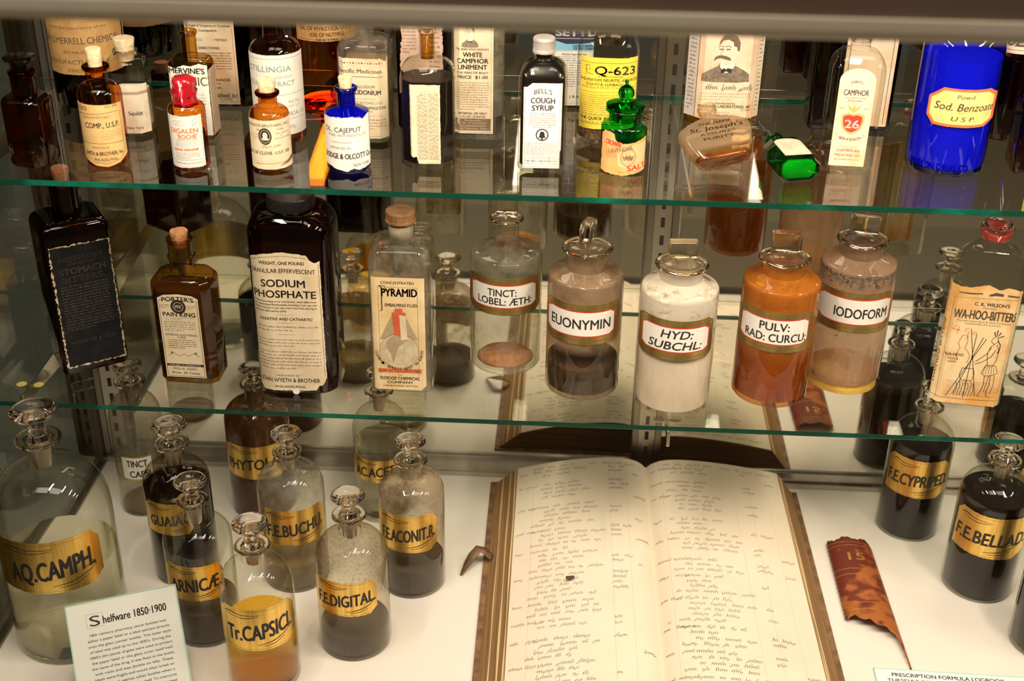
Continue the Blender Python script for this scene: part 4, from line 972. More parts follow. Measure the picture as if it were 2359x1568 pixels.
# ------------------------------------------------------------------ upper shelf, back rows
b = ub('extract_jar', 'huge dark bottle with tan label FLUID EXTRACT, rising behind the rail at the left', 'bottle', 222, 252, (110, 168), BLKAMBER, 25, -30, 70, None, None, content=(60, DARKLIQ, 'extract'))
L = lab(b, 112, 273, -5, 172); L.paper(OLDPAPER, torn=.04)
L.text('FLUID EXTRACT,', .42,.76,.05,.66,BROWNINK,bold=.02); L.text('From the Laboratory of the', .42,.62,.035,.74,BROWNINK,shear=.2); L.stroke([(0,.71),(.98,.73)],.04,BROWNINK); L.stroke([(0,.68),(.98,.70)],.03,BROWNINK)
L.text('WM S.MERRELL CHEMICAL', .45,.45,.085,1.0,BROWNINK,bold=.02); L.text('ESTABLISHED', .40,.30,.035,.42,BROWNINK,bold=.02); L.text('MANUFACTURING', .36,.17,.055,.7,BROWNINK,bold=.02); L.text('CINCINNATI', .42,.06,.045,.42,BROWNINK,bold=.02); L.done()
L = Lab(b.root, (lambda R: lambda u, v, w_: ((R+w_)*math.sin(PI+u/R), -(R+w_)*math.cos(PI+u/R), v))(b.a), -b.a*1.35, b.a*1.35, 4.2, 13, .4); L.paper(OLDPAPER, torn=.05, name='back_label'); L.done()

b = ub('tonic_bottle', "flat bottle stained black at the shoulder, cream label TONIC, behind the red wax bottle", 'bottle', 449, 322, (180, 94), OLIVE, 150, 126, 36, 68, 44, depth=2.8, rc=.5, rot=-2, dome='round', content=(150, DARKLIQ, 'tonic'))
L = lab_cm(b, -b.a*.96, b.a*.98, .6, b.zf(146), cut=0); L.paper(WHITEPAPER, [(0,0),(1,0),(1,.98),(.8,1),(.6,.96),(.4,.97),(.2,.93),(0,.95)], torn=.03)
L.text("MERVINE'S", .48,.90,.075,.9,INK,bold=.04); L.text('TONIC', .55,.76,.12,.85,BROWNINK,bold=.01); L.small(.1,.9,.2,.6,9,FAINTINK); L.done()
Ls = Lab(b.root, lambda u, v, w_: (b.a+w_, u, v), -b.b*.85, b.b*.85, .6, b.z(152), 0); Ls.paper(pmat('pinkish_paper', (.60,.44,.30), (.5,.35,.22), .6)); Ls.small(.15,.85,.1,.9,14,FAINTINK); Ls.done()

b = ub('laxative_bottle', 'broad black oblong bottle with cream directions label, behind the TONIC bottle', 'bottle', 510, 247, (150, 150), BLKAMBER, 20, -20, 50, None, None, depth=6.4, rc=1.0, rot=2, chamf=True, dome='round', content=(60, DARKLIQ, 'syrup'))
L = lab_cm(b, -b.a*.98, b.a*.60, .4, b.zf(-30), cut=0); L.paper(PAPER); L.frame(.05,.02,.96,1,.03,INK)
L.text('ALCOHOL 4½ PER CENT', .5,.77,.018,.7,INK,bold=.02); L.text('SENNA      PEPPERMINT OIL', .5,.74,.014,.7,INK,bold=.01); L.text('For Relief of Temporary or Occasional', .5,.68,.022,.86,INK,bold=.02); L.text('Constipation', .5,.64,.022,.34,INK,bold=.02)
L.text('2212            MEMBER', .56,.56,.02,.6,INK); L.text('DIRECTIONS:', .5,.49,.022,.4,INK,bold=.03); L.small(.1,.92,.28,.46,8,INK); L.text('EIGHT FLUID OUNCES', .45,.215,.022,.8,INK,bold=.03); L.text('Shake before taking', .4,.185,.016,.5,INK)
L.text('DRUG INC.', .5,.145,.018,.36,INK,bold=.02); L.text('Dr. W. B. Caldwell, Inc.', .55,.08,.04,.8,INK,shear=.3,bold=.01); L.text('MONTICELLO, ILLINOIS', .52,.045,.016,.66,INK,bold=.01); L.done()

b = ub('extract_bottle', 'tall amber bottle with pale green-printed label STILLINGIA, behind the clove oil bottle', 'bottle', 650, 335, (180, 118), AMBER, 118, 84, 50, 20, 62, content=(150, REDBR, 'extract'))
L = lab(b, 581, 700, 128, 312); L.paper(WHITEPAPER, torn=.02); L.stroke([(.02,.95),(.98,.96)],.05,GREENINK); L.stroke([(.02,.50),(.98,.52)],.05,GREENINK)
L.text('STILLINGIA', .40,.83,.07,.76,GREENINK,bold=.02); L.text('QUEEN ROOT', .62,.73,.03,.34,GREENINK); L.text('FLUID EXTRACT', .42,.65,.06,.82,GREENINK,bold=.015); L.text('FROM             Ref. No.', .55,.42,.035,.7,GREENINK,bold=.01); L.cursive(.5,.9,.36,.03,GREENINK,.03,3)
L.text('THE CHEMICAL Co.', .6,.27,.05,.74,GREENINK,bold=.01,shear=.2); L.small(.3,.95,.16,.22,2,GREENINK); L.text('CHEMISTS,', .6,.10,.04,.4,GREENINK); L.done()

b = ub('oil_jug', 'large round amber bottle with tan label OIL OF MYRISTICA (OIL OF NUTMEG), lit orange inside', 'bottle', 760, 268, (130, 150), AMBER, 20, -30, 60, None, None, content=(225, AMBERJ, 'oil'))
L = lab(b, 682, 818, -20, 96); L.paper(OLDPAPER, torn=.02); L.frame(.02,.03,.98,1,.05,BROWNINK); L.text('OIL OF MYRISTICA, U. S. P.', .48,.26,.075,.84,INK,bold=.02); L.text('(OIL OF NUTMEG)', .5,.14,.075,.56,INK,bold=.02); L.text('NEW YORK', .5,.035,.05,.36,INK,bold=.02); L.small(.3,.9,.5,.6,1,BROWNINK); L.done()

b = ub('specific_bottle', 'clear square bottle with blackletter cream label SPECIFIC MEDICINES, behind the small blue bottle', 'bottle', 838, 330, (180, 112), CLEAR_DUSTY, 110, 80, 44, 20, 54, depth=5.6, rc=.8, rot=-3, chamf=True, dome='round', content=(138, YBROWN, 'tincture'))
L = lab_cm(b, -b.a*1.0, b.a*1.28, .5, b.zf(135), cut=.3); L.paper(PAPER, [(0,0),(1,.02),(1,1),(.9,.96),(.8,1),(0,1)], torn=.02)
for i in range(16): L.disc(.05+i*.052,.945,.014,(GREENINK, REDINK, INK)[i % 3])
L.text('Specific Medicines.', .42,.85,.05,.84,BROWNINK,bold=.02); L.stroke([(.02,.78),(.84,.78)],.05,INK); L.text('COLLOIDUM', .48,.66,.035,.4,INK,bold=.01); L.text('CHELIDONIUM', .46,.59,.055,.66,INK,bold=.03); L.stroke([(.2,.51),(.7,.51)],.02,INK)
L.text('ABSOLUTE ALCOHOL 51%', .44,.46,.035,.74,BROWNINK,bold=.01); L.text('LLOYD BROTHERS, PHARMACISTS INC.', .46,.40,.035,.88,INK,bold=.015); L.text('CINCINNATI, OHIO', .42,.355,.025,.4,INK); L.stroke([(.3,.30),(.8,.30)],.02,INK); L.small(.3,.9,.12,.27,4,BROWNINK,fill=.45); L.stroke([(.02,.04),(.8,.04)],.06,GREENINK); L.done()

b = ub('torn_label_bottle', 'dark oblong bottle with torn pinkish label, mostly hidden behind the sideways-label bottle', 'bottle', 975, 300, (140, 118), BLKAMBER, 15, -20, 50, None, None, depth=5.0, rc=.8, rot=0, dome='round')
L = lab_cm(b, -b.a*.85, b.a*.8, 4, b.zf(0), cut=0); L.paper(pmat('rose_paper', (.58,.42,.32), (.48,.32,.24), .6), [(.1,.0),(.25,.06),(.35,.03),(1,0),(1,1),(0,1),(.05,.6),(.0,.3),(.12,.2)], torn=.10); L.small(.08,.4,.45,.8,10,BROWNINK); L.small(.7,.95,.1,.9,16,BROWNINK); L.text('Directions', .25,.9,.05,.34,BROWNINK,shear=.2); L.done()

b = ub('liniment_bottle', 'tall clear oblong bottle with cream label WHITE CAMPHOR LINIMENT and a small portrait', 'bottle', 1100, 325, (200, 118), CLEAR_DUSTY, 30, 0, 50, None, None, depth=5.8, rc=.9, rot=1, chamf=True, dome='round', content=(250, DARKLIQ, 'liniment'))
L = lab_cm(b, -b.a*.98, b.a*.60, .9, b.zf(25), cut=0); L.paper(PAPER); L.frame(.03,.01,.95,1,.03,BROWNINK)
def bust(L, x, y, s, k, hair=BROWNINK, tash=False):
    """engraved head and shoulders, printed on the label"""
    def T(p): return [(x+a*s, y+b_*s*k) for a, b_ in p]
    SK = pmat('print_flesh', (.78,.66,.50), (.7,.56,.4), .6); SUIT = pmat('engraved_suit', (.15,.11,.08), (.26,.20,.14), .6, scale=260)
    L.poly(T([(-1,-.95),(-.98,-.66),(-.72,-.52),(-.32,-.30),(-.22,-.12),(.26,-.12),(.38,-.30),(.75,-.48),(.98,-.64),(1,-.95),(.5,-1),(-.5,-1)]), SUIT, dz=.008)
    L.poly(T([(-.26,-.34),(-.24,-.12),(.26,-.10),(.36,-.30),(.20,-.52),(.02,-.62),(-.14,-.52)]), WHITEPAPER, dz=.011)
    L.poly(T([(-.22,-.14),(-.30,.02),(-.36,.10),(-.42,.28),(-.36,.40),(-.34,.62),(-.22,.80),(.10,.88),(.32,.74),(.42,.50),(.42,.24),(.36,.05),(.24,-.22),(.05,-.36)]), SK, dz=.014)
    L.poly(T([(-.36,.52),(-.34,.70),(-.2,.92),(.08,1.0),(.36,.90),(.50,.66),(.50,.40),(.46,.16),(.40,.26),(.38,.46),(.24,.50),(.22,.66),(.0,.76),(-.2,.72),(-.28,.60)]), hair, dz=.018)
    L.poly(T([(.38,.30),(.46,.32),(.48,.20),(.42,.08),(.37,.12)]), SK, dz=.021)
    for ex in (-.27, .02): L.poly(T([(ex-.09,.38),(ex+.10,.40),(ex+.08,.34),(ex-.06,.33)]), hair, dz=.022); L.stroke(T([(ex-.12,.47),(ex,.50),(ex+.13,.46)]), .05*s*4, hair, dz=.022)
    L.stroke(T([(-.16,.40),(-.24,.22),(-.30,.16),(-.20,.12)]), .03*s*4, BROWNINK, dz=.022)
    if tash: L.poly(T([(-.24,.12),(-.05,.10),(.14,.02),(.18,-.10),(.08,-.08),(-.10,-.04),(-.24,.00),(-.38,-.02),(-.52,-.12),(-.50,.02),(-.40,.10)]), hair, dz=.023)
    else: L.stroke(T([(-.26,.0),(-.14,.01),(.0,-.02)]), .04*s*4, hair, dz=.023)
    L.poly(T([(-.20,-.46),(-.04,-.40),(.0,-.48),(.06,-.40),(.26,-.44),(.22,-.62),(.04,-.54),(-.02,-.54),(-.18,-.64)]), INK, dz=.024)
bust(L, .44, .80, .20, .45)
L.text('THE MAN WHO KNOWS', .48,.696,.018,.82,INK,bold=.02); L.text('WHITE', .5,.653,.038,.46,INK,bold=.04); L.text('CAMPHOR', .5,.603,.038,.76,INK,bold=.04); L.text('LINIMENT', .5,.553,.038,.70,INK,bold=.04)
L.text('FOR MAN OR BEAST', .5,.507,.018,.78,INK,bold=.02); L.text('PRICE  $1.00', .5,.471,.026,.74,INK,bold=.03); L.small(.08,.92,.196,.435,12,BROWNINK,fill=.5); L.text('EXTERNAL USE ONLY', .5,.171,.018,.7,INK,bold=.03); L.text('6 FLUID OUNCES', .5,.143,.016,.62,INK,bold=.03)
L.rect(.04,.025,.94,.127,BROWNINK); L.text('Manufactured by', .5,.112,.012,.4,PAPER,dz=.02); L.text('H. W. STOCKBERY', .5,.088,.018,.7,PAPER,dz=.02,bold=.02); L.text('3519 GERMANS ROAD', .5,.065,.013,.64,PAPER,dz=.02); L.text('CHATTANOOGA, TENN.', .5,.042,.015,.72,PAPER,dz=.02,bold=.01); L.done()

b = ub('remedy_bottle', 'amber oblong bottle with navy, pale blue and white label, behind the cough syrup', 'bottle', 1308, 250, (130, 112), DKAMBER, 10, -20, 44, None, None, depth=4.6, rc=.7, rot=2, dome='round')
L = lab_cm(b, -b.a*.66, b.a*1.0, .4, b.zf(-30), cut=0); L.paper(WHITEPAPER); NAVY = pmat('navy_print', (.02,.025,.07), (.03,.03,.09), .5); PB = pmat('pale_blue_print', (.22,.50,.68), (.18,.44,.62), .5)
L.rect(0,.555,1,1,NAVY,dz=.012); L.rect(0,.475,1,.555,PB,dz=.008); L.poly([(.03,.56),(.3,.53),(.7,.535),(1,.55),(1,.57),(.03,.57)],NAVY,dz=.014); L.text('SETTLE', .60,.628,.060,1.10,WHITEPAPER,bold=.05,dz=.03); L.rect(.0,.575,1,.579,PAPER,dz=.03)
L.text('A BISMUTH REMEDY', .72,.515,.02,.52,INK,bold=.03,dz=.025); L.text('FOR UPSET STOMACH', .74,.492,.02,.52,INK,bold=.03,dz=.025); L.text('Active Ingredients', .5,.445,.018,.6,INK,bold=.02); L.small(.05,.9,.40,.43,2,INK); L.small(.08,.9,.16,.40,12,INK); L.text('J. B. & Co.', .62,.08,.02,.4,INK,bold=.03); L.frame(.03,.02,.98,.47,.02,INK); L.done()

b = ub('quick_relief_bottle', 'clear rounded bottle of brown grains with bright yellow label, behind the green jar', 'bottle', 1394, 337, (220, 142), CLEAR, 118, 60, 60, None, None, depth=5.4, rc=2.5, rot=0, dome='dome', content=(285, pmat('brown_grains', (.22,.12,.05), (.07,.035,.015), .8, scale=180, lo=.45, hi=.55, bump=.5), 'grains'))
L = lab_cm(b, -b.a*.98, b.a*1.02, b.zf(298), b.zf(134), cut=.3); L.paper(YELLOW, torn=.02); L.stroke([(.0,.93),(1,.93)],.04,INK); L.stroke([(.0,.08),(1,.06)],.04,INK)
L.text('Q-623', .60,.83,.115,.66,INK,bold=.03); L.stroke([(.10,.87),(.18,.90),(.20,.84),(.10,.83),(.16,.78),(.24,.77)],.05,INK); L.stroke([(.13,.90),(.12,.76)],.05,INK); L.text('A Prescription for', .52,.745,.022,.4,INK)
L.text('RHEUMATISM, NEURITIS, ARTHRITIS', .5,.695,.040,.98,INK,bold=.015); L.text('SCIATICA, LUMBAGO, Etc.', .5,.635,.035,.74,INK,bold=.02); L.text('GIVES QUICK RELIEF TO ALL SUFFERERS', .5,.59,.025,.9,BROWNINK); L.stroke([(0,.52),(1,.53)],.03,INK)
L.small(.02,.98,.20,.50,10,BROWNINK,fill=.48); L.stroke([(0,.20),(1,.20)],.03,INK); L.text('THE QUICK RELIEF', .34,.155,.045,.62,INK,bold=.04); L.text('St. Paul St. at Mt. Vernon', .36,.10,.025,.6,INK); L.done()

b = ub('liniment_flask', "big clear bottle of amber liniment, cream label with a moustached man's portrait", 'bottle', 1662, 298, (180, 172), CLEAR, 20, -20, 60, None, None, depth=6.6, rc=1.7, rot=1, chamf=True, dome='round', content=(268, AMBERLIQ, 'liniment'))
L = lab_cm(b, -b.a*.80, b.a*.86, 1.3, b.zf(0), cut=0); L.paper(PINKPAPER); L.frame(.0,.01,.99,1,.03,BROWNINK)
bust(L, .46, .52, .38, .54, tash=True)
L.cursive(.16,.78,.265,.035,INK,.06,11); L.small(.08,.92,.155,.23,3,FAINTINK,fill=.5); L.text('Distributed by', .5,.135,.018,.32,INK,bold=.02); L.text('STANDARD LABORATORIES, INC.', .5,.107,.024,.88,INK,bold=.03); L.text('New York', .17,.08,.018,.18,INK,bold=.01); L.text('St. Louis', .84,.08,.018,.16,INK,bold=.01); L.text('MADE IN U.S.A.', .46,.055,.014,.26,BROWNINK); L.text('16 FL. OZS. (473 CC.)', .44,.03,.02,.5,BROWNINK); L.done()
for sg in (-1, 1):
    L = lab_cm(b, sg*b.a*.86 if sg > 0 else -b.a*1.16, b.a*1.10 if sg > 0 else -b.a*.82, 1.3, b.zf(0), cut=.25); L.paper(pmat('lilac_paper', (.56,.50,.46), (.48,.42,.38), .6) if sg < 0 else PAPER); L.small(.2,.8,.05,.95,26,BROWNINK); L.done()

b = ub('profile_label_bottle', 'dark brown oblong bottle whose cream label shows a head in profile, behind the camphor bottle', 'bottle', 1972, 300, (180, 150), BLKAMBER, 10, -20, 60, None, None, depth=6.0, rc=.9, rot=-4, dome='round')
L = lab_cm(b, -b.a*.62, b.a*.86, .6, b.zf(-20), cut=0); L.paper(PINKPAPER); L.stroke([(.08,.02),(.08,1)],.06,INK); L.stroke([(.92,.02),(.92,1)],.06,INK)
L.poly([(.36,.80),(.30,.76),(.24,.725),(.27,.715),(.26,.70),(.29,.69),(.27,.68),(.30,.665),(.42,.66),(.50,.69),(.55,.78),(.5,.86),(.4,.86)],BROWNINK); L.poly([(.37,.78),(.32,.75),(.30,.72),(.34,.70),(.36,.685),(.42,.69),(.43,.75)],PINKPAPER,dz=.014)
for i in range(9): L.stroke([(.62+.02*(i % 2),.66+i*.025),(.80,.655+i*.028)],.05,INK)
L.done()

b = ub('tall_flask', 'narrow dark brown bottle standing between the moustached portrait and the camphor bottle', 'bottle', 1888, 300, (160, 60), BLKAMBER, 10, -20, 30, None, None, depth=4, rc=.6, rot=0, dome='round')
b = ub('brown_bottle', 'tall dark brown bottle with a cream label ending in Z, right of the blue bottle', 'bottle', 2300, 326, (180, 104), DKAMBER, 20, -20, 50, None, None, content=(120, DARKLIQ, 'contents'))
L = lab(b, 2262, 2375, 40, 124); L.paper(PINKPAPER); L.text('OZ.', .62,.35,.28,.5,INK,shear=.2,bold=.03); L.stroke([(0,.1),(1,.1)],.05,INK); L.done()
b = ub('brown_bottle', 'dark bottle at the right end of the upper shelf, partly out of the picture', 'bottle', 2400, 300, (180, 110), BLKAMBER, 20, -20, 50, None, None)

# ------------------------------------------------------------------ leaning flask on its clear stand, and the green bottle lying down
def place(root, M):
    root.matrix_world = M
HAZY = thin_glass('hazy_brown_glass', (.88,.76,.56), 2.2, film=(.52,.40,.26), film_amt=.40, film_lo=.1, film_hi=.5, film_scale=14, film_z=(1.0,1.5))
Pq = at(1664, 412, Z1)
t = thing('perfume_flask', 'flat fan-shaped clear flask with raised letters leaning on a clear stand', 'flask', Pq+Vector((.1, .4, 1.75)))
secs = []
for z, a in ((0, 2.6), (.15, 2.85), (.6, 3.1), (1.8, 3.5), (3.2, 3.9), (3.8, 4.0), (4.3, 3.85), (4.75, 3.2), (5.1, 2.2), (5.35, 1.3), (5.6, .9), (6.4, .85), (6.5, 1.0), (7.1, 1.0), (7.2, .85)):
    bb = min(1.15, a*.9) if z < 4.6 else min(a, 1.0)
    secs.append((z, a, bb, min(bb, a)))
mk('glass_body', *loft(secs, cap1=False), HAZY, t, sharp=50)
mk('liquor_remnant', *loft([(s_[0]+.15, s_[1]-.2, s_[2]-.2, s_[3]-.15) for s_ in secs[:3]]), pmat('brown_remnant', (.12,.035,.008), (.20,.07,.015), .15, scale=40, coat=.5), t)
L = Lab(t, lambda u, v, w_: (u, -1.16-w_, v), -3.2, 3.2, 1.3, 4.7, 0); L.top = -.02
EM = thin_glass('embossed_glass', (.52,.38,.22), 1, refl=3)
L.text('THE NAME', .5,.88,.085,.55,EM,bold=.02,dz=.04,name='embossing'); L.text("St. Joseph's", .5,.70,.15,.88,EM,bold=.02,dz=.04,shear=.15,name='embossing'); L.text('ASSURES', .5,.50,.085,.60,EM,bold=.02,dz=.04,name='embossing'); L.text('PURITY', .5,.32,.085,.52,EM,bold=.02,dz=.04,name='embossing'); L.done()
t.rotation_mode = 'QUATERNION'
t.rotation_quaternion = (Matrix.Rotation(math.radians(-2), 4, 'Z') @ Matrix.Rotation(math.radians(-56), 4, 'X') @ Matrix.Rotation(math.radians(-16), 4, 'Y')).to_quaternion()
ACR = thin_glass('acrylic', (.95,.95,.92), 3)
t = thing('acrylic_stand', 'small clear plastic easel holding up the leaning flask', 'stand', Pq+Vector((0, .3, 0)), math.radians(-4))
mk('ledge', *rbox(-2.2, 2.2, -1.3, .6, .0, .55, .08), ACR, t, smooth=False)
m_ = Matrix.Translation((0, 1.1, .1)) @ Matrix.Rotation(math.radians(-56), 4, 'X')
v_, f_ = rbox(-1.8, 1.8, -.1, .15, .2, 4.6, .08); mk('back_plate', v_, f_, ACR, t, smooth=False, matrix=m_)
mk('foot', *rbox(-1.8, 1.8, 4.0, 4.3, 0, 2.2, .08), ACR, t, smooth=False)

Pg = at(1840, 432, Z1)
t = thing('green_bottle', 'green facetted bottle lying on its back with a small arched cream label', 'bottle', Pg+Vector((.2, .9, 1.42)))
secs = [(.0, 1.75, .95, .5), (.1, 2.05, 1.2, .7), (.35, 2.2, 1.35, .8), (5.4, 2.2, 1.35, .8), (5.9, 1.95, 1.2, .8), (6.3, 1.2, .95, .9), (6.5, .8, .8, .8), (7.3, .75, .75, .75), (7.35, .95, .95, .95), (7.8, .95, .95, .95), (7.85, .7, .7, .7)]
mk('glass_body', *loft(secs, chamf=True), GREEN, t, sharp=35)
mk('residue', *loft([(.4, 1.7, .9, .5), (.55, 1.8, 1.0, .5), (1.3, 1.6, .8, .5)], chamf=True), pmat('pale_green_residue', (.30,.55,.20), (.15,.4,.12), .6), t)
L = Lab(t, lambda u, v, w_: (u, -1.35-w_, v), -1.45, 1.45, 1.2, 5.2, 0); L.paper(pmat('dull_pink_paper', (.62,.46,.34), (.52,.38,.26), .6), arch=.22)
L.stroke([(.08,.06),(.08,.74),(.2,.88),(.5,.95),(.8,.88),(.92,.74),(.92,.06)], .06, GREENINK, closed=True); L.small(.2,.8,.3,.8,6,ORANGEINK); L.frame(.15,.10,.85,.22,.04,GREENINK); L.done()
t.rotation_euler = (math.radians(-86), 0, math.radians(14))

# ------------------------------------------------------------------ the open prescription logbook
hA = 5.7
G0, G1_ = at(1488, 1068, hA-1.0), at(1532, 1568, hA-1.0)      # gutter, head to foot
gd = (G1_-G0); gd.z = 0; Ln = 48.0; gd.normalize()
bk = thing('open_logbook', 'thick open ledger with yellowed handwritten pages, in the middle of the white deck', 'book', (G0.x, G0.y, 0), math.atan2(-gd.x, gd.y)+PI)
# local frame: x to the right of the page, y away from the viewer (head of the book at y=0), z up
R_ = Matrix.Rotation(-(math.atan2(-gd.x, gd.y)+PI), 4, 'Z')
def loc(u, v, z):
    q = at(u, v, z)-Vector((G0.x, G0.y, 0)); return R_ @ Vector((q.x, q.y, q.z))
WL, WR = 18.2, 18.6
def hL(t):   # height of the left page surface from gutter (t=0) to fore-edge (t=1)
    return hA-1.7*math.exp(-t*13)+.25*math.sin(t*PI)-2.3*t*t-.3*t
def hR(t): return hA-1.7*math.exp(-t*13)+.2*math.sin(t*PI)-1.5*t*t-.4*t
PAGE = pmat('aged_page', (.72,.66,.53), (.67,.59,.45), .75, scale=7, lo=.35, hi=.75)
EDGEP = pmat('page_edge', (.19,.10,.035), (.34,.20,.08), .85, scale=16, stretch=(3,.12,60), lo=.35, hi=.7, bump=.5)
CREAME = pmat('pale_page_edge', (.60,.46,.25), (.42,.28,.12), .8, scale=16, stretch=(3,.12,60))
LEATHER = pmat('worn_leather', (.12,.06,.03), (.26,.15,.07), .6, scale=50, bump=.4)
def page_block(name, W, h, sgn, inset0, mat, zlo, zhi_f, over):
    """stack of leaves: gutter to a sloping fore-edge"""
    n = 26; V, Fc = [], []
    top = [(sgn*W*i/n, h(i/n)) for i in range(n+1)]
    return top
def sheet(name, W, h, sgn, mat, y1=-Ln, dz=0, wob=.0, x_over=0):
    n, m = 30, 16; V, Fc = [], []
    for j in range(m+1):
        for i in range(n+1):
            t = i/n; V.append((sgn*(W+x_over)*t, y1*j/m, h(t)+dz+wob*math.sin(j*.9+i*.2)*t))
    for j in range(m):
        for i in range(n):
            q = (j*(n+1)+i, j*(n+1)+i+1, (j+1)*(n+1)+i+1, (j+1)*(n+1)+i); Fc.append(q if sgn < 0 else q[::-1])
    return V, Fc
def block(W, h, sgn, z0, spread):
    """leaves under the top sheet, fore-edge sloping outwards by spread down to z0"""
    n, m, kz = 24, 12, 22; V, Fc = [], []
    rows = []
    for j in range(m+1):
        y = -Ln*j/m; col = []
        for i in range(n+1): col.append((sgn*W*i/n, y, h(i/n)-.03))
        zt = h(1)-.03
        for k in range(1, kz+1):
            q = k/kz; col.append((sgn*(W+spread*q+(.06 if k % 2 else 0)+.05*math.sin(k*1.7+j*.8)), y, lerp(zt, z0, q)))
        col.append((0, y, z0)); rows.append(col)
    L_ = len(rows[0])
    for c in rows: V += c
    for j in range(m):
        for i in range(L_-1): Fc.append((j*L_+i, j*L_+i+1, (j+1)*L_+i+1, (j+1)*L_+i))
    Fc.append(tuple(range(L_))); Fc.append(tuple(reversed(range(m*L_, (m+1)*L_))))
    return V, Fc
SPL, SPR = 3.2, 2.6
mk('page_block', *block(WL, hL, -1, .35, SPL), EDGEP, bk, smooth=False)
mk('page_block', *block(WR, hR, 1, .35, SPR), EDGEP, bk, smooth=False)
for k, (W, h, sg, sp_) in enumerate(((WL, hL, -1, SPL), (WR, hR, 1, SPR))):
    pg = mk('page', *sheet('page', W, h, sg, PAGE), PAGE, bk)
    # paler bundles of leaves that stand proud of the fore-edge
    for q in ((.06, .30, .62) if sg < 0 else (.07, .2)):
        zt = lerp(h(1), .35, q); x = sg*(W+sp_*q)
        V = []; Fc = []
        for j in range(13):
            y = -Ln*j/12; o = .05*math.sin(j*1.3+q*9)
            V += [(x+sg*(.13+o), y, zt+.03), (x+sg*(.15+o), y, zt-.05), (x-sg*.2, y, zt-.06), (x-sg*.2, y, zt+.04)]
            if j: Fc += [tuple(4*(j-1)+i for i in (0, 1))+(4*j+1, 4*j), (4*(j-1)+3, 4*(j-1), 4*j, 4*j+3), (4*(j-1)+1, 4*(j-1)+2, 4*j+2, 4*j+1)]
        mk('leaf_bundle', V, Fc, CREAME, bk, smooth=False)
    smap = (lambda W, h, sg: lambda u, v, w_: (u, v, h(min(1, max(0, abs(u)/W)))+w_))(W, h, sg)
    L = Lab(bk, smap, -W if sg < 0 else 0, 0 if sg < 0 else W, -Ln, 0, cut=.8); L.top = 0; L.body = pg
    FR = pmat('faded_rule', (.62,.38,.28), (.70,.50,.38), .7)
    for x in ((.13, .70, .83) if sg < 0 else (.10, .62, .74, .88)): L.stroke([(x, .0), (x, .985)], .035, FR, dz=.006, name='ruled_line')
    rnd = random.Random(3+k); y = .955
    HI = pmat('old_ink', (.13,.09,.055), (.26,.19,.12), .7, scale=60); HI2 = pmat('dark_ink', (.07,.05,.035), (.14,.1,.07), .7)
    L.cursive(.12, .45, .975, .010, HI, .045, k+50); L.cursive(.55, .9, .972, .010, HI, .045, k+60)
    while y > .02:
        rows_ = rnd.randint(2, 4); ink = HI if (y > .3 or rnd.random() < .5) else HI2
        L.cursive(.02, .10, y, .0085, ink, .05, rnd.random()); L.cursive(.125, .15, y, .009, ink, .05, rnd.random())
        for r in range(rows_):
            ind = .17+rnd.uniform(0, .05)
            L.cursive(ind, ind+rnd.uniform(.18, .42), y, .0100, ink, .05, rnd.random())
            if rnd.random() < .75: L.cursive(.70, .70+rnd.uniform(.04, .10), y, .0098, ink, .055, rnd.random())
            y -= .0205
        if rnd.random() < .7: L.cursive(.12, .12+rnd.uniform(.25, .5), y, .0095, ink, .05, rnd.random())
        if rnd.random() < .6: L.cursive(.88, .93, y+.01, .0085, ink, .05, rnd.random())
        y -= .026
    L.disc(.22 if sg < 0 else .06, .30, .012, pmat('foxing', (.55,.38,.18), (.6,.45,.25), .8), dz=.004)
    L.done()
# gutter roll, covers, spine
mk('cover', *rbox(-WL-SPL-.7, -1.0, -Ln-.5, .5, .02, .34, .08), LEATHER, bk, smooth=False)
mk('cover', *rbox(1.0, WR+SPR+.7, -Ln-.5, .5, .02, .34, .08), LEATHER, bk, smooth=False)
mk('spine', *loft([(-.0, 1.2, .2, .15), (.1, 1.2, .2, .15)]), LEATHER, bk)
# dark binding cloth on the head of the left block, seen in the mirror
for W, h, sg, sp_ in ((WL, hL, -1, SPL), (WR, hR, 1, SPR)):
    V = []; n = 20
    for i in range(n+1): V += [(sg*W*i/n, .06, h(i/n)-.25), (sg*(W+sp_)*i/n, .06, .36)]
    mk('head_edge', V, [(2*i, 2*i+1, 2*i+3, 2*i+2) for i in range(n)], pmat('dark_head_edge', (.11,.06,.03), (.20,.12,.06), .8, scale=20, stretch=(.3,1,20)), bk, smooth=False)
# torn leather strap curling off the left cover
q = [at(1133, 1284, 1.2), at(1118, 1268, 2.0), at(1102, 1264, 2.2), at(1088, 1280, 1.7), at(1075, 1300, 1.0), at(1062, 1324, .2)]
q = [R_ @ (p-Vector((G0.x, G0.y, 0))) for p in q]
wds = [1.1, 1.3, 1.5, 1.3, .9, .3]; V, Fc = [], []
for i, p in enumerate(q):
    a = q[max(i-1, 0)]; c = q[min(i+1, 5)]; d = (c-a); s_ = Vector((-d.y, d.x, 0)).normalized()*wds[i]*.5
    for dz in (.05, -.05): V += [p+s_+Vector((0, 0, dz)), p-s_+Vector((0, 0, dz))]
    if i: o = 4*(i-1); Fc += [(o, o+1, o+5, o+4), (o+3, o+2, o+6, o+7), (o+1, o+3, o+7, o+5), (o+2, o, o+4, o+6)]
Fc += [(0, 2, 3, 1), (20, 21, 23, 22)]
mk('leather_strap', V, Fc, LEATHER, bk)
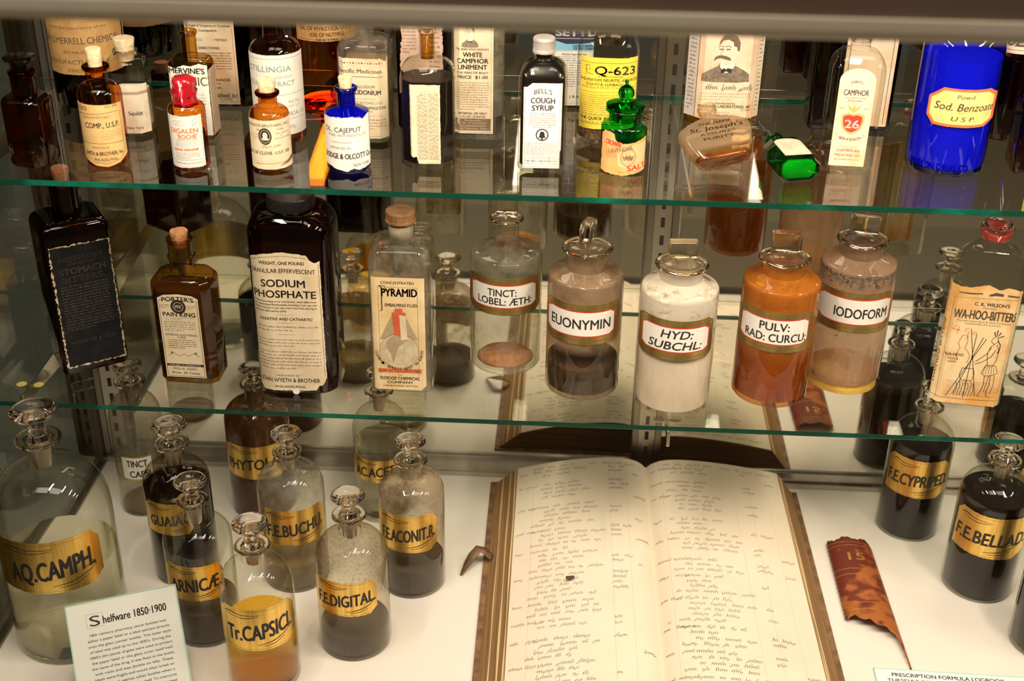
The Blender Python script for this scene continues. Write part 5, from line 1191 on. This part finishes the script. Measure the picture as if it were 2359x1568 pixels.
# small dark seed lying on the left page
p = at(1313, 1331, 5.35); t = thing('dark_seed', 'small dark shrivelled seed with a thin stalk lying on the left page', 'seed', (p.x, p.y, 5.32), .2)
mk('husk', *loft([(0, .2, .12, .12), (.08, .5, .22, .2), (.2, .55, .24, .22), (.3, .3, .12, .1)], nc=4), pmat('seed_husk', (.05,.03,.02), (.1,.06,.035), .6), t)
mk('stalk', *tube([(.45, .05, .15), (.6, .4, .25), (.62, .8, .2)], [.04, .03, .015], 5), pmat('seed_stalk', (.45,.36,.22), (.4,.3,.18), .6), t)

# ------------------------------------------------------------------ torn leather spine lying right of the book
A0 = at(1900, 1246, 1.0); A1 = at(2080, 1500, .6)
pts = [at(1894, 1232, .9), at(2011, 1256, .6)]; 
axis = [(at(1955, 1240, 0), 2.75), (at(1975, 1330, 0), 2.75), (at(1990, 1400, 0), 2.55), (at(2005, 1450, 0), 2.2)]
c0 = at(1953, 1260, 0); c1 = at(2024, 1500, 0); ax = (c1-c0).normalized(); Ls_ = (c1-c0).length
sp = thing('torn_spine', 'torn red-brown leather book spine stamped 15, lying curved right of the open ledger', 'book spine', (c0.x, c0.y, 0), math.atan2(-ax.x, ax.y)+PI)
rs, asp = 3.0, PI
n, m = 30, 60; V, Fc = [], []
SPM, _t, _N, _L, _o = nodes('spine_leather')
_b = _N('BsdfPrincipled', Roughness=.42); _L(_b.outputs[0], _o.inputs[0])
_tcc = _N('TexCoord'); _n1 = _N('TexNoise', Scale=42, Detail=5); _n2 = _N('TexNoise', Scale=300, Detail=3)
_L(_tcc.outputs['Object'], _n1.inputs[0]); _L(_tcc.outputs['Object'], _n2.inputs[0])
_sx = _N('SeparateXYZ'); _L(_tcc.outputs['Object'], _sx.inputs[0]); _mr = _N('MapRange'); _L(_sx.outputs[1], _mr.inputs[0])
_mr.inputs[1].default_value = -.06; _mr.inputs[2].default_value = -.15; _mr.inputs[3].default_value = -.06; _mr.inputs[4].default_value = .10
_f = math_(_N, _L, 'ADD', _n1.outputs['Fac'], _mr.outputs[0])
_rp = _N('ValToRGB'); _e = _rp.color_ramp.elements; _e[0].position = .50; _e[0].color = (.135,.022,.010,1); _e[1].position = .62; _e[1].color = (.34,.10,.022,1)
_L(_f, _rp.inputs[0]); _L(_rp.outputs[0], _b.inputs['Base Color']); _bp = _N('Bump', Strength=.5, Distance=.0006); _L(_n2.outputs['Fac'], _bp.inputs['Height']); _L(_bp.outputs[0], _b.inputs['Normal'])
def spf(u, v, w_):          # u: -1..1 round the back, v: cm along (0 head)
    hw = 2.95+.012*v; rise = 1.55-.01*v
    x = hw*math.sin(u*PI*.44)/math.sin(PI*.44); z = rise*math.cos(u*PI*.44)/1.0+.15
    k_ = 1+w_/3.0
    return (x*k_, -v, z+w_)
def end(u):                # ragged foot: the right side runs on into a pointed tail
    e_ = 15.2+.16*math.sin(u*13)+.08*math.sin(u*29+1)
    if u > -.55: e_ += 2.6*(u+.55)+.15*math.sin(u*17)
    if u > .6: e_ += 4.4*((u-.6)/.4)**1.6
    return e_
def beg(u): return .25*math.sin(u*9)+.12*math.sin(u*31)+(.7*max(0, u)**3)+.05
for j in range(m+1):
    for i in range(n+1):
        u = -1+2*i/n; v = lerp(beg(u), end(u), j/m); jag = .0
        uu = u + (.05*math.sin(j*1.9)+.03*math.sin(j*4.1) if i in (0, n) else 0)
        V.append(spf(uu, v, 0))
for j in range(m+1):
    for i in range(n+1):
        u = -1+2*i/n; v = lerp(beg(u), end(u), j/m)
        uu = u + (.05*math.sin(j*1.9)+.03*math.sin(j*4.1) if i in (0, n) else 0)
        V.append(spf(uu, v, -.14))
O = (n+1)*(m+1)
for j in range(m):
    for i in range(n):
        a = j*(n+1)+i; Fc.append((a, a+n+1, a+n+2, a+1)); Fc.append((O+a, O+a+1, O+a+n+2, O+a+n+1))
for i in range(n): Fc.append((i, i+1, O+i+1, O+i)); a = m*(n+1)+i; Fc.append((a+1, a, O+a, O+a+1))
for j in range(m): a = j*(n+1); Fc.append((a+n+1, a, O+a, O+a+n+1)); a += n; Fc.append((a, a+n+1, O+a+n+1, O+a))
body = mk('leather', V, Fc, SPM, sp)
GT = pmat('worn_gilt', (.62,.36,.10), (.45,.22,.06), .4, metal=.6, scale=120)
def band(v, wd=.10):
    V, Fc = [], []
    for i in range(25):
        u = -.98+1.96*i/24; V += [spf(u, v+.12*u, .02), spf(u, v+wd+.12*u, .02)]
        if i: Fc.append((2*i-2, 2*i-1, 2*i+1, 2*i))
    mk('gilt_line', V, Fc, GT, sp, smooth=False)
for v in (.9, 1.6, 6.4, 7.5, 13.0, 14.2): band(v)
L = Lab(sp, lambda u, v, w_: spf(u/3.6, -v, w_), -1.0, 1.3, -4.7, -3.2, cut=0); L.top = .015; L.body = body; L.text('15', .5, .5, 1.0, .80, GT, bold=.02); L.done()

# ------------------------------------------------------------------ text cards
CARD = pmat('white_card', (.84,.82,.78), (.80,.78,.74), .6, scale=5)
ACG = pmat('card_sleeve_edge', (.35,.62,.55), (.45,.7,.62), .3)
zt = 11.5
TL, TR = at(151, 1398, zt), at(402, 1346, zt); BLr = at(190, 1640, 6.0)
rt = math.atan2((TR-TL).y, (TR-TL).x); Wc = (TR-TL).length; mid = (TL+TR)/2
lean = math.radians(38); Hc = zt/math.cos(lean)
nrm = Vector((math.sin(rt), -math.cos(rt), 0))
cdp = mid+nrm*math.sin(lean)*Hc; 
t = thing('text_card', 'white printed card headed Shelfware 1850-1900 in a clear stand, left foreground', 'card', (cdp.x, cdp.y, 0), rt)
M_ = Matrix.Rotation(-lean, 4, 'X')
mk('card_sheet', *box(-Wc/2, Wc/2, 0, .08, 0.05, Hc), CARD, t, smooth=False, matrix=M_)
mk('clear_sleeve', *box(-Wc/2-.06, Wc/2+.06, -.08, -.07, 0.05, Hc+.06), thin_glass('card_acrylic', (.97,.98,.97), .5, rough=.01), t, smooth=False, matrix=M_)
mk('sleeve_edge', *join(box(-Wc/2-.12, -Wc/2-.02, -.09, .1, 0.05, Hc+.1), box(Wc/2+.02, Wc/2+.12, -.09, .1, 0.05, Hc+.1), box(-Wc/2-.12, Wc/2+.12, -.09, .1, Hc+.02, Hc+.10)), ACG, t, smooth=False, matrix=M_)
mk('easel_leg', *box(-2, 2, .0, .12, .05, Hc*.55), ACG, t, smooth=False, matrix=Matrix.Translation((0, math.sin(lean)*Hc*.5+Hc*.3, 0)) @ Matrix.Rotation(math.radians(12), 4, 'X'))
L = Lab(t, lambda u, v, w_: tuple(M_ @ Vector((u, -.01-w_, v))), -Wc/2, Wc/2, 0, Hc, 0); L.top = .0
FR2 = pmat('initial_grey', (.40,.38,.36), (.5,.48,.45), .6)
hh = 1/Hc
L.text('S', .235, 1-2.15*hh, 1.15*hh, .095, INK, bold=.0); L.frame(.16, 1-2.9*hh, .31, 1-1.35*hh, .03, FR2); L.text('helfware 1850·1900', .60, 1-2.2*hh, .85*hh, .58, INK, bold=.02)
for i, s_ in enumerate(('18th century pharmacy stock bottles had', 'either a paper label or a label painted directly', 'onto the glass (center bottle). This latter style', "of label was used up to the 1830's. During the", "1860's thin pieces of glass were used to protect", 'the paper label or the glass cover itself held', 'the name of the drug. It was fixed to the bottle', 'with rosin and wax (bottle on left). These', 'labels were fragile and would often break or', 'chip if struck against other bottles when a', 'bottle was replaced on the shelf. To overcome', 'the problem, recessed labels were developed')):
    L.text(s_, .16+.36, 1-(3.7+i*.62)*hh, .28*hh, .66+.006*len(s_)-.2, INK, bold=.01)
L.done()
P0 = at(2016, 1540, .4)
t = thing('text_card', 'white printed card headed PRESCRIPTION FORMULA LOGBOOK, cut by the bottom edge at the right', 'card', (P0.x+10, P0.y, 0), math.radians(-1.5))
mk('card_sheet', *box(-10, 10, -12, 0, .05, .22), CARD, t, smooth=False)
mk('sleeve_edge', *join(box(-10.1, -10, -12, .1, 0, .26), box(-10.1, 10.1, 0, .1, 0, .26), box(10, 10.1, -12, .1, 0, .26)), ACG, t, smooth=False)
L = Lab(t, lambda u, v, w_: (u, v, .225+w_), -10, 10, -12, 0, 0); L.top = 0
L.text('PRESCRIPTION FORMULA LOGBOOK', .425, .93, .050, .66, pmat('blue_grey_ink', (.16,.17,.22), (.2,.2,.25), .6), bold=.02); L.text('TUESDAY JULY 2ND, 1887 - SATURDAY', .44, .855, .036, .76, pmat('blue_grey_ink', (.16,.17,.22), (.2,.2,.25), .6), bold=.015); L.done()
